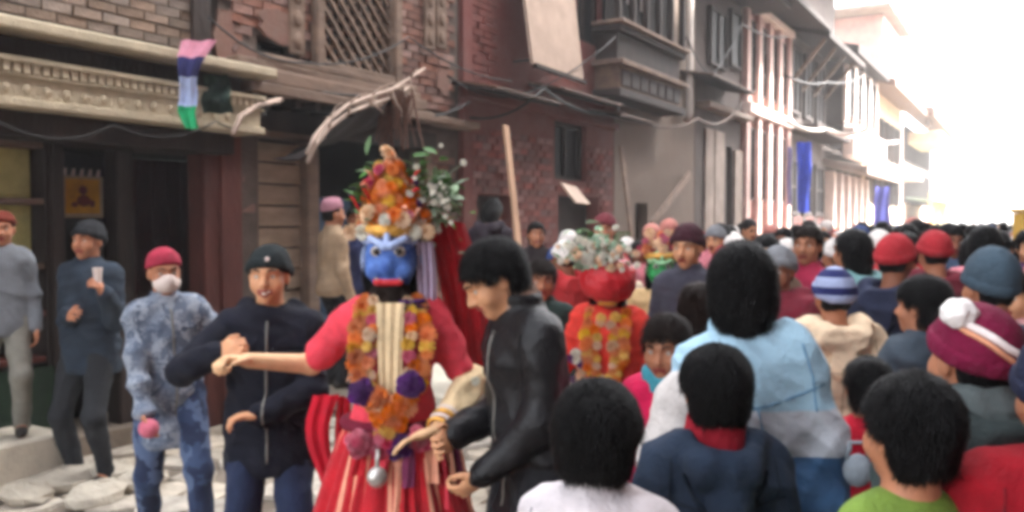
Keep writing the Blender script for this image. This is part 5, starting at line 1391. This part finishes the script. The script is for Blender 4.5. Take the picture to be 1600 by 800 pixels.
# red sash flying out on the viewer's left
drape(r_, [T(-.2, .02, 1.08), T(-.245, .02, .95), T(-.215, .02, .78), T(-.18, -.02, .62)], [T(-.30, .06, 1.07), T(-.34, .05, .93), T(-.27, .03, .76), T(-.22, .0, .6)], c_('crimson_sash', (178, 18, 40)), 'sash', .009, 2)
drape(r_, [T(-.16, .05, 1.06), T(-.17, .05, .9), T(-.19, .03, .74)], [T(-.21, .06, 1.07), T(-.225, .05, .9), T(-.21, .03, .72)], c_('crimson_sash', (178, 18, 40)), 'sash', .012, 2)
drape(r_, [T(.17, -.03, .97), T(.2, -.06, .8), T(.24, -.08, .55)], [T(.23, .0, .97), T(.27, -.02, .8), T(.31, -.03, .55)], PALE, 'sash', .01, 2)
# bangles and flowers at the wrist
for j in range(4):
    d = p.elL + (p.wrL - p.elL) * (.7 + .09 * j); ax = Vector(p.wrL - p.elL).normalized(); s1 = ax.orthogonal().normalized(); s2 = ax.cross(s1)
    MB().tube([Vector(d) + (s1 * math.cos(a) + s2 * math.sin(a)) * .042 for a in np.linspace(0, 6.2832, 15)], .007, 6).build('bangle', (WHITEP, GOLD)[j % 2], r_, smooth=True)
for i in range(10): flower(r_, Vector(p.elL) + Vector((random.uniform(-.02, .07), random.uniform(-.06, .0), random.uniform(-.06, .06))), .014, (PEACH, WHITEF, REDF if False else ROSEF)[i % 3])

# man in leather, bowed towards the dancer's hand
WHITEC = c_('shirt_white', (196, 190, 186))
r_, p = person('person in black leather jacket bowing his head over the hand of the dancer', 772, 2.85, 380, -66, pose=dict(lean=(9, 0, 0), head=(24, 0, -12), L=(-.1, -.17, -.45), R=(.1, -.22, -.34), elL=(.6, .6, -.5), wide=1.06), skin=SKIN2, hair=('short', None), m_top=LEATHER, m_bottom=BLACKTR, seed=22, top_kw=dict(e=.023, hem=.72, folds=.012, collar=.05), vs=.0065, curl=(45, 45), strands=4200, grow=.02)
f = Fld(p.neck - .15, p.neck + .15, .006); f.seg(p.neck - p.T[:, 2] * .02, p.neck + p.T[:, 2] * .062, .075, .068, .01); sdf_obj('shirt_collar', f, c_('taupe_collar', (150, 122, 106)), r_, .003, 2, 40)

# ------------------------------------------------------------------ second and third dancers
random.seed(9)
r_, p = person('second dancer in red with spotted red head cloth and white flower headdress', 950, 4.35, 404, -12, pose=dict(R=(-.12, -.25, -.32), L=(.12, -.22, -.34), head=(12, 0, 4)), hair=('long', None), m_top=c_('vermilion', (220, 60, 48)), bottom='none', seed=24, top_kw=dict(e=.03, hem=.88, sleeve=.5, collar=0, folds=.012, name='blouse'), vs=.008, face=False, hatpad=.03, shoes=False)
mask(p, r_, REDM, GOLD, 1.0)
skirt(r_, p, RED, PALE, 1.0, .06, .17, .36, seed=6, n=26)
f = Fld(p.hc - .24, p.hc + .26, .007); f.ell(p.hd(0, -.005, .035), np.array([.138, .145, .128]), p.HR, .01); n_ = p.HR[:, 2]; q = p.hd(0, 0, -.066); f.keep(lambda X, Y, Z: -((X - q[0]) * n_[0] + (Y - q[1]) * n_[1] + (Z - q[2]) * n_[2]), .02)
ht = sdf_obj('head_cloth', f, REDM, r_, .006, 2, 40)
for i in range(34):
    a = i * 2.4; t = i / 34; el = math.radians(-28 + 95 * t); d = np.array([math.cos(a) * math.cos(el) * .138, -.005 + math.sin(a) * math.cos(el) * .145, .035 + math.sin(el) * .128]); MB().ball(Vector(p.hd(*d)), .0135, 8, 5).build('spot', c_('spot_pink', (236, 176, 176)), ht, smooth=True)
hd_ = MB().tube([Vector(p.hd(-.06 + .1 * math.cos(a), .05 + .1 * math.sin(a), .15)) for a in np.linspace(0, 6.2832, 15)], .02, 7).build('headdress', PALEG, r_, smooth=True)
MB().tube([Vector(p.hd(-.06, .05, z)) for z in (.1, .2, .28)], [.12, .1, .05], 10).build('headdress_core', c_('sage', (120, 140, 116)), hd_, smooth=True)
for i in range(190): flower(hd_, Vector(p.hd(random.gauss(-.05, .085), random.uniform(-.15, -.02), random.gauss(.2, .05))), random.uniform(.009, .017), (WHITEF, WHITEF, PEACH, mat('mint_petals', (176, 206, 180), .8, .2, objrand=.15))[i % 4], (random.uniform(-.5, .5), -1, random.uniform(0, .8)))
for i in range(70): leaf(hd_, Vector(p.hd(random.gauss(-.08, .1), random.uniform(-.08, .08), random.gauss(.2, .06))), random.uniform(.04, .08), (LEAFM, PALEG)[i % 2], (random.uniform(-1, 1), random.uniform(-.8, .1), random.uniform(-.2, 1)))
T = lambda x, y, z: Vector(p.tw(x, y, z))
for s in (-1, 1):
    garland(r_, p, [T(s * .1, -.06, 1.42), T(s * .11, -.14, 1.3), T(s * .09, -.16, 1.14), T(s * .03, -.165, 1.0)], .024, [ORANGE, YELLOW, ORANGE], 14)
    garland(r_, p, [T(s * .04, -.1, 1.4), T(s * .055, -.15, 1.26), T(s * .05, -.165, 1.12), T(0, -.17, 1.02)], .022, [YELLOW, PEACH, ORANGE], 12)
for i in range(16): flower(r_, T(random.uniform(-.2, -.1), random.uniform(-.16, -.12), random.uniform(1.02, 1.2)), .02, (PURPLE, WHITEF, PEACH)[i % 3])
r_, p = person('third dancer with round green mask and cream robe behind the girl in pink', 1033, 5.3, 392, -6, hair=('long', None), m_top=c_('cream_robe', (206, 172, 124)), m_bottom=None, bottom='none', seed=26, top_kw=dict(e=.03, hem=.5, folds=.014, name='robe'), vs=.009, face=False)
mask(p, r_, GREENM, mat('mask_pale_green', (150, 200, 150), .5), .95)
skirt(r_, p, c_('cream_robe', (206, 172, 124)), RED, .98, .06, .17, .32, seed=8, n=20)
hd_ = MB().tube([Vector(p.hd(.1 * math.cos(a), .01 + .1 * math.sin(a), .1)) for a in np.linspace(0, 6.2832, 15)], .02, 7).build('headdress', GOLD, r_, smooth=True)
for i in range(40): flower(hd_, Vector(p.hd(random.gauss(-.02, .05), random.uniform(-.08, .05), random.uniform(.12, .26))), random.uniform(.018, .028), (ORANGE, ROSEF, PEACH)[i % 3], (random.uniform(-.5, .5), -1, random.uniform(0, .8)))

# ------------------------------------------------------------------ people among and before the dancers
person('person with dark maroon cap looking left beside the green mask', 1074, 4.9, 350, -22, hair=('short', None), hat='beanie', hat_m=c_('wine_wool', (58, 24, 34)), m_top=c_('slate', (66, 66, 78)), m_bottom=BLACKTR, seed=28, vs=.008, pose=dict(head=(8, 0, -10)), skin=SKIN2)
person('child in brown coat with brown hair behind the girl in pink', 1092, 4.0, 440, 150, hair=('shaggy', HAIR2), m_top=c_('fawn_coat', (112, 88, 72)), m_bottom=BLACKTR, seed=29, vs=.01, strands=1500, pose=dict(hs=1.1), top_kw=dict(hood=True, e=.03))
r_, p = person('girl in hot pink jacket with teal scarf', 1040, 3.0, 490, -18, pose=dict(hs=1.12, head=(10, 0, -8)), skin=SKIN, hair=('tied', HAIR2), m_top=c_('hot_pink', (206, 24, 78)), m_bottom=BLACKTR, seed=30, vs=.0075, top_kw=dict(e=.03, folds=.01))
scarf(p, r_, c_('teal_scarf', (66, 148, 164)), r=.032)
r_, p = person('tall person with shaggy black hair in pale blue and white banded jacket from behind', 1160, 2.5, 384, 168, pose=dict(hs=1.0, wide=1.02, lean=(0, 13, 0), head=(0, -13, 0), L=(.1, -.08, -.5), R=(-.1, -.08, -.5)), hair=('shaggy', None), m_top=banded('banded_jacket', [(0, (70, 108, 150)), (1.02, (200, 204, 212)), (1.145, (172, 208, 228))]), m_bottom=JEANS, seed=32, vs=.0065, top_kw=dict(e=.03, hem=.72, folds=.013, hood=False, collar=.05), face=False, strands=7000, grow=.02)
f = Fld(np.minimum(p.shR, p.wrR) - .16, np.maximum(p.shR, p.wrR) + .16, .007)
# white sleeve panel on the arm nearer the girl
f.seg(p.shL, p.elL, .09, .082, .03) if False else None
fs = Fld(np.minimum(np.minimum(p.shL, p.elL), p.wrL) - .15, np.maximum(np.maximum(p.shL, p.elL), p.wrL) + .15, .0065)
fs.seg(p.shL + (p.elL - p.shL) * .35, p.elL, .095, .086, .03); fs.seg(p.elL, p.wrL, .086, .068, .02); sdf_obj('sleeve', fs, WHITEC, r_, .01, 4, 24)

# ------------------------------------------------------------------ backs of heads nearest the camera
g_back = None
r_, p = person('boy in navy hoodie with red collar seen from behind', 1117, 2.2, 540, 184, pose=dict(hs=1.12, wide=1.12), hair=('short', None), m_top=c_('navy_hoodie', (33, 46, 64)), m_bottom=JEANS, seed=34, vs=.006, top_kw=dict(e=.03, hood=True, folds=.012), face=False, strands=9000, grow=.017)
f = Fld(p.neck - .15, p.neck + .15, .006); f.seg(p.neck, p.neck + np.array([0, 0, .055]), .082, .074, .01); sdf_obj('shirt_collar', f, c_('red_collar', (150, 22, 40)), r_, .003, 2, 40)
person('boy with thick black hair in white jacket at the bottom middle', 938, 1.85, 600, 156, pose=dict(hs=1.16), hair=('short', None), m_top=c_('white_jacket', (206, 198, 200)), m_bottom=JEANS, seed=36, vs=.006, top_kw=dict(e=.03, folds=.012, collar=.06), face=False, strands=9000, grow=.024)
person('boy in lime green shirt with black hair at the bottom right', 1420, 1.74, 586, 196, pose=dict(hs=1.14), hair=('short', None), m_top=c_('lime_shirt', (110, 136, 56)), m_bottom=JEANS, seed=38, vs=.006, top_kw=dict(e=.018, folds=.008, collar=0), face=False, strands=9000, grow=.014)
POMM = c_('pom', (232, 226, 222))
r_, p = person('child in maroon knit hat with white stripe and white pompom in dark jacket', 1518, 2.0, 476, 190, pose=dict(hs=1.12, wide=1.15), hair=('short', None), hat='pom', hat_m=c_('maroon_knit', (104, 10, 48)), m_top=c_('moss_grey', (50, 60, 60)), m_bottom=BLACKTR, seed=40, vs=.006, top_kw=dict(e=.05, folds=.014, hood=True, collar=.1), face=False, strands=2000)
hatm = part(r_, 'hat')
scarf(p, r_, c_('ash_scarf', (84, 92, 92)), r=.042)
for off, mm_, rr in ((0, c_('stripe_white', (226, 214, 210)), .009), (-.022, c_('stripe_peach', (214, 150, 116)), .006)):
    bv = BVHTree.FromPolygons([v.co for v in hatm.data.vertices], [q.vertices for q in hatm.data.polygons]); P = []
    for t in np.linspace(0, 1, 22):
        a = p.hd(.085 - .2 * t, .4, .115 + off - .10 * t - .03 * math.sin(3.14 * t)); D = Vector(p.hd(0, 0, 0) - p.hd(0, .4, 0)).normalized()
        h = bv.ray_cast(Vector(a), D)
        if h[0] is not None: P.append(h[0] - D * .001)
    if len(P) > 3: MB().tube(P, rr, 7).build('hat_stripe', mm_, hatm, smooth=True)
person('person in red jacket and navy knit hat cut by the bottom right edge', 1660, 1.72, 528, 172, pose=dict(hs=1.1, wide=1.2), hair=('short', None), hat='beanie_tall', hat_m=c_('navy_knit', (26, 30, 52)), m_top=c_('scarlet', (138, 6, 24)), m_bottom=BLACKTR, seed=42, vs=.0075, top_kw=dict(e=.045, folds=.012), face=False, strands=1500)
person('person in steel blue knit hat behind the maroon hat', 1545, 3.1, 398, 186, hair=('short', None), hat='beanie_tall', hat_m=c_('steel_knit', (60, 76, 88)), m_top=c_('grape_grey', (66, 62, 76)), m_bottom=BLACKTR, seed=44, vs=.008, face=False, strands=1500)
person('person with short black hair in dark grey jacket looking left beside the cream hood', 1440, 3.3, 434, 218, hair=('short', None), m_top=c_('lead_grey', (62, 72, 82)), m_bottom=BLACKTR, seed=46, vs=.0075, top_kw=dict(e=.04, folds=.013), strands=4000, grow=.022)
person('person in blue and white striped knit hat and cream hooded jacket', 1303, 3.6, 419, 176, hair=('short', None), hat='beanie', hat_m=STRIPE, m_top=c_('cream_hood', (224, 198, 166)), m_bottom=JEANS, seed=48, vs=.0075, top_kw=dict(e=.045, folds=.014, hood=True), face=False, strands=1500)
person('person in pale pink jacket turned left at the right edge under the yellow post', 1594, 3.9, 428, -70, hair=('short', HAIR2), m_top=c_('pale_pink', (206, 150, 150)), m_bottom=BLACKTR, seed=51, vs=.009, strands=1500, skin=SKIN2)
person('child in red jacket squeezed between the banded jacket and the lime shirt', 1356, 2.9, 556, 170, pose=dict(hs=1.15), hair=('short', None), m_top=c_('cherry', (190, 24, 48)), m_bottom=JEANS, seed=50, vs=.009, face=False, strands=2000)
bag = MB(); bag.ball((0, 0, 0), (.04, .03, .045), 14, 9); bag.tube([(-.03, 0, .03), (-.02, 0, .075), (.02, 0, .075), (.03, 0, .03)], .006, 6); bo_ = bag.build('bag', c_('bag_grey', (140, 148, 156)), None, smooth=True); q = at(1340, 735, 2.35); bo_.location = q; tag(bo_, 'small grey bag held up beside the neck of the boy in lime green', 'bag')
person('person with brown hair and round face in crimson jacket in the crowd', 1262, 5.3, 352, -35, hair=('short', HAIR2), m_top=c_('crimson_jacket', (176, 46, 78)), m_bottom=BLACKTR, seed=52, vs=.009, strands=1200)
person('person in pale teal jacket with dark hair behind the striped hat', 1330, 4.7, 358, 205, hair=('shaggy', None), m_top=c_('pale_teal', (110, 150, 150)), m_bottom=BLACKTR, seed=54, vs=.009, strands=1200, top_kw=dict(e=.035, hood=True))

# ------------------------------------------------------------------ seams, zips and pockets of the garments nearest the camera
def by_label(t): return [o for o in C.objects if o.get('label') and t in o['label']][0]
ZIPM = mat('zip_metal', (120, 118, 112), .4, .2, metal=.5)
def dress_detail(t, kind, m):
    r_ = by_label(t); p = root_p[r_.name]; g = part(r_, 'jacket')
    if kind == 'back':
        stitch(g, p, [(-.2, 1, 1.27), (-.1, 1, 1.255), (0, 1, 1.25), (.1, 1, 1.255), (.2, 1, 1.27)], .0032, m, d=(0, -1, 0))
        stitch(g, p, [(0, 1, 1.25), (0, 1, .9)], .0028, m, d=(0, -1, 0))
        for s in (-1, 1): stitch(g, p, [(s * .165, 1, 1.4), (s * .172, 1, 1.3), (s * .16, 1, 1.2)], .003, m, d=(0, -1, 0))
    else:
        stitch(g, p, [(.0, -1, 1.4), (.0, -1, .8)], .005, ZIPM, 'zip', n=24)
        for s in (-1, 1):
            stitch(g, p, [(s * .06, -1, 1.0), (s * .13, -1, .93)], .004, m, 'pocket'); stitch(g, p, [(s * .05, -1, 1.29), (s * .13, -1, 1.285)], .0035, m, 'pocket')
            stitch(g, p, [(s * .165, -1, 1.4), (s * .165, -1, 1.3), (s * .15, -1, 1.22)], .003, m)
for t, kind, m in (('boy with thick', 'back', c_('seam_grey', (150, 144, 150))), ('boy in navy hoodie', 'back', c_('seam_navy', (22, 32, 46))), ('boy in lime', 'back', c_('seam_lime', (108, 140, 50))), ('tall person with shaggy', 'back', c_('seam_blue', (100, 140, 170))), ('maroon knit hat', 'back', c_('seam_moss', (34, 42, 42))), ('red jacket and navy', 'back', c_('seam_red', (110, 8, 22))), ('cream hooded', 'back', c_('seam_cream', (180, 156, 128))), ('smiling person', 'front', c_('seam_dark', (10, 12, 20))), ('blue grey camouflage', 'front', c_('seam_camo', (62, 74, 96))), ('black leather', 'front', c_('seam_leather', (10, 10, 12)))):
    dress_detail(t, kind, m)
r_ = by_label('boy in navy hoodie'); p = root_p[r_.name]; g = part(r_, 'jacket')
for k_ in (0, .03): stitch(g, p, [(-.13, 1, 1.36), (-.105, 1, 1.29), (-.05, 1, 1.225 - k_), (0, 1, 1.2 - k_), (.05, 1, 1.225 - k_), (.105, 1, 1.29), (.13, 1, 1.36)], .006, c_('seam_navy', (22, 32, 46)), 'hood_edge', d=(0, -1, 0), n=22)

# ------------------------------------------------------------------ the crowd down the street
CW = {n: c_('crowd_' + n.replace(' ', '_'), c) for n, c in {
    'navy': (38, 44, 66), 'black': (30, 30, 34), 'charcoal': (62, 64, 70), 'slate blue': (74, 92, 116), 'maroon': (112, 34, 48), 'red': (176, 44, 48), 'pink': (214, 130, 140),
    'cream': (206, 190, 166), 'brown': (98, 74, 60), 'teal': (70, 112, 116), 'white': (208, 204, 200), 'purple': (92, 62, 104)}.items()}
CAPW = {n: c_('cap_' + n.replace(' ', '_'), c) for n, c in {'red': (166, 40, 48), 'grey': (120, 122, 126), 'white': (222, 216, 210), 'blue': (52, 70, 120), 'patterned pink': (196, 130, 120)}.items()}
def crowd_mesh(hat, seed, vs, long=False):
    r = random.Random(seed)
    p = Pose(1.6, lean=(r.uniform(-2, 6), r.uniform(-3, 3), 0), head=(r.uniform(-2, 14), 0, r.uniform(-25, 25)), wide=r.uniform(.98, 1.12), L=(.08, -.1 - .15 * r.random(), -.48 + .2 * r.random()), R=(-.08, -.1 - .15 * r.random(), -.48 + .2 * r.random()))
    if seed % 8 == 2: p = Pose(1.6, L=(.05, -.3, .22), R=(-.08, -.1, -.5), elL=(.6, .3, -.6))     # one arm raised
    lo, hi = p.bounds(.14); lo[2] = -.01; f = Fld(lo, hi, vs)
    leg(f, p, 'L', .012, 3); leg(f, p, 'R', .012, 3)
    for ft, an in ((p.footL, p.anL), (p.footR, p.anR)): f.seg(an, ft + np.array([0, -.1, .035]), .045, .04, .03, 3)
    torso(f, p, .032, 2); f.ell((p.piv[0], p.piv[1], .85), (.19, .14, .12), None, .05, 2); arm(f, p, 'L', .03, 2); arm(f, p, 'R', .03, 2)
    for wr, el in ((p.wrL, p.elL), (p.wrR, p.elR)): d = (wr - el) / np.linalg.norm(wr - el); f.seg(wr, wr + d * .12, .036, .025, .02, 0)
    E = lambda c, q, m_, k=.02: f.ell(p.hd(*c), np.array(q), p.HR, k, m_)
    E((0, .014, .028), (.075, .094, .087), 0); E((0, -.03, -.045), (.055, .062, .066), 0, .04); E((0, -.06, -.085), (.026, .024, .024), 0, .03)
    f.seg(p.hd(0, -.088, .01), p.hd(0, -.11, -.026), .01, .014, .015, 0); f.seg(p.hd(0, .022, -.05), p.neck, .055, .06, .03, 0)
    for s in (-1, 1):
        E((s * .078, .012, -.006), (.012, .02, .032), 0, .01)
        f.seg(p.hd(s * .018, -.094, .026), p.hd(s * .046, -.085, .026), .011, .009, .004, 1)  # eye-socket shade put in as hair-coloured bars
    f.seg(p.hd(-.02, -.092, -.058), p.hd(.02, -.092, -.058), .007, k=.004, m=4)
    E((0, .03, .045), (.088, .1, .098), 1, .006); E((0, .055, -.03), (.078, .062, .07), 1, .03)
    if long: E((0, .07, -.12), (.085, .05, .13), 1, .04)
    if hat: E((0, .016, .062), (.098, .116, .1), 5, .006)
    P, Q = f.nets(); mi = f.mats_of(P, Q); P = relax(P, Q, 1)
    P = P + vnormals(P, Q) * (.008 * wob(P, seed, 22, 6))[:, None]
    me = np_mesh('crowd_person', P, Q, mi)
    for q in range(6): me.materials.append(SKIN)
    return me
far_me = {h: [crowd_mesh(h, 60 + i * 2 + h, .017, i == 2) for i in range(4)] for h in (0, 1)}
# nearer figures keep their parts: three built ones, copied with their parts
near_src = []
for i, (hairk, hat) in enumerate((('short', None), ('tied', None), ('short', 'beanie'), ('shaggy', None))):
    r_, p = person('source', 1300, 6.0, 360, 0, hair=(hairk, None), hat=hat, hat_m=CAPW['grey'], m_top=CW['navy'], m_bottom=BLACKTR, seed=70 + i, vs=.0115, strands=900, face=True, top_kw=dict(e=.034, folds=.012, hood=i == 2), pose=dict(head=(6, 0, (10, -14, 5, -8)[i])))
    near_src.append((r_, p))
def set_mat(o, i, m):
    o.material_slots[i].link = 'OBJECT'; o.material_slots[i].material = m
rc = random.Random(77)
placed = [(o.location.x, o.location.y) for o in C.objects if o.get('category') in ('person', 'pole', 'plank') and o.get('label') != 'source']
for o in C.objects:
    if o.get('label') and 'dancer' in o['label']: placed.append((o.location.x, o.location.y))
skins = [SKIN, SKIN2, mat('skin_brown', (140, 90, 68), .6, .12, 12)]
spots = []
def try_add(Y, px, gap, top=None):
    x = (px - 800) / F_PX * Y
    o = Vector((x, Y, 0)).dot(ND) + DF
    if o < (.45 if px > 1120 else 1.95): return False
    if any((x - a) ** 2 + (Y - b) ** 2 < gap * gap for a, b in placed): return False
    placed.append((x, Y)); spots.append((x, Y, px, o)); return True
for (y0, y1, n, gap) in ((4.0, 5.6, 26, .42), (5.6, 9.0, 84, .43), (9, 14, 72, .52), (14, 24, 60, .75), (24, 55, 50, 1.2)):
    got = 0
    for t in range(n * 30):
        if got >= n: break
        Y = rc.uniform(y0, y1); lo_px = 1180 if Y < 6 else (860 if Y < 9 else (1000 if Y < 14 else 1150))
        if try_add(Y, rc.uniform(lo_px, 1640), gap): got += 1
used_src = set(); used_look = set()
back_cols = ['navy', 'black', 'charcoal', 'slate blue', 'teal', 'navy', 'brown', 'purple', 'charcoal']; warm_cols = ['maroon', 'red', 'pink', 'cream', 'brown', 'white', 'pink', 'red', 'pink', 'cream', 'black']
for (x, Y, px, o) in sorted(spots, key=lambda q: q[1]):
    warm = rc.random() < max(.22, min(.95, (1430 - px) / 190.0)); top = rc.choice(warm_cols if warm else back_cols)
    facing = rc.random() < (.82 if px < 1330 else .3)
    rz = R_(rc.uniform(-45, 35)) if facing else R_(180 + rc.uniform(-50, 40))
    hat = rc.random() < (.5 if px < 1340 else .3); sk = rc.choice(skins); capn = rc.choice(list(CAPW) if px > 1340 else ['red', 'white', 'patterned pink', 'white', 'patterned pink', 'grey']); H = rc.uniform(1.46, 1.67) if Y < 9 else rc.uniform(1.5, 1.72)
    seen = 'facing the camera' if facing else 'with back turned'
    head = (capn + ' cap') if hat else 'bare black hair'
    if Y < 9:
        i = 2 if hat else rc.choice((0, 0, 1, 3))
        for _t in range(60):      # no two of the nearer people dressed alike
            if (seen, top, i, capn if i == 2 else '') not in used_look: break
            top = rc.choice(warm_cols + back_cols) if _t > 8 else rc.choice(warm_cols if warm else back_cols); capn = rc.choice(list(CAPW)); i = i if _t < 30 else rc.choice((0, 1, 2, 3))
        used_look.add((seen, top, i, capn if i == 2 else ''))
        src, sp_ = near_src[i]; sc = H / 1.62
        if i in used_src:
            r_ = src.copy(); C.objects.link(r_)
            for ch in list(src.children):
                c = ch.copy(); C.objects.link(c); c.parent = r_
                for g_ in ch.children: d = g_.copy(); C.objects.link(d); d.parent = c
        else: r_ = src; used_src.add(i)
        r_.location = (x, Y, 0); r_.rotation_euler = (0, 0, rz); r_.scale = (sc,) * 3
        for ch in r_.children:
            b = ch.name.split('.')[0]
            if b == 'jacket': set_mat(ch, 0, CW[top])
            elif b == 'body': set_mat(ch, 0, sk)
            elif b == 'hat':
                set_mat(ch, 0, CAPW[capn])
                for g_ in ch.children: set_mat(g_, 0, CAPW[capn])
        hd_t = {0: 'short black hair', 1: 'tied back hair', 2: capn + ' knit cap', 3: 'shaggy black hair'}[i]
        tag(r_, f'person {seen} in {top} jacket and {hd_t} in the near crowd', 'person', f'near crowd {seen}, {top} jacket, {hd_t}')
    else:
        for _t in range(10):
            if (seen, top, head) not in used_look: break
            top = rc.choice(warm_cols if warm else back_cols); capn = rc.choice(list(CAPW)); head = (capn + ' cap') if hat else 'bare black hair'
        used_look.add((seen, top, head))
        me = rc.choice(far_me[1 if hat else 0]); r_ = bpy.data.objects.new('crowd_person', me); C.objects.link(r_)
        r_.location = (x, Y, 0); r_.rotation_euler = (0, 0, rz); r_.scale = (H / 1.62,) * 3
        for i_, m_ in enumerate((sk, HAIR, CW[top], BLACKTR, LIP, CAPW[capn])): set_mat(r_, i_, m_)
        tag(r_, f'person {seen} in {top} jacket and {head} in the far crowd', 'person', f'far crowd {seen}, {top} jacket, {head}')
for i, (s_, p_) in enumerate(near_src):
    if i not in used_src:
        for ch in list(s_.children_recursive): bpy.data.objects.remove(ch)
        bpy.data.objects.remove(s_)

# ------------------------------------------------------------------ thin scattering volume added to imitate lens glare down the street
hz = MB().box(-40, 120, -12, 170, -1.0, 24).build('glare_haze', [], None)
hm = bpy.data.materials.new('glare_haze'); hm.use_nodes = True; N = hm.node_tree.nodes; N.remove(N['Principled BSDF'])
pvn = N.new('ShaderNodeVolumePrincipled'); pvn.inputs['Color'].default_value = (.96, .95, .95, 1); pvn.inputs['Density'].default_value = GLARE_HAZE; pvn.inputs['Anisotropy'].default_value = .3
hm.node_tree.links.new(pvn.outputs['Volume'], N['Material Output'].inputs['Volume']); hz.data.materials.append(hm); tag(hz, kind='stuff')
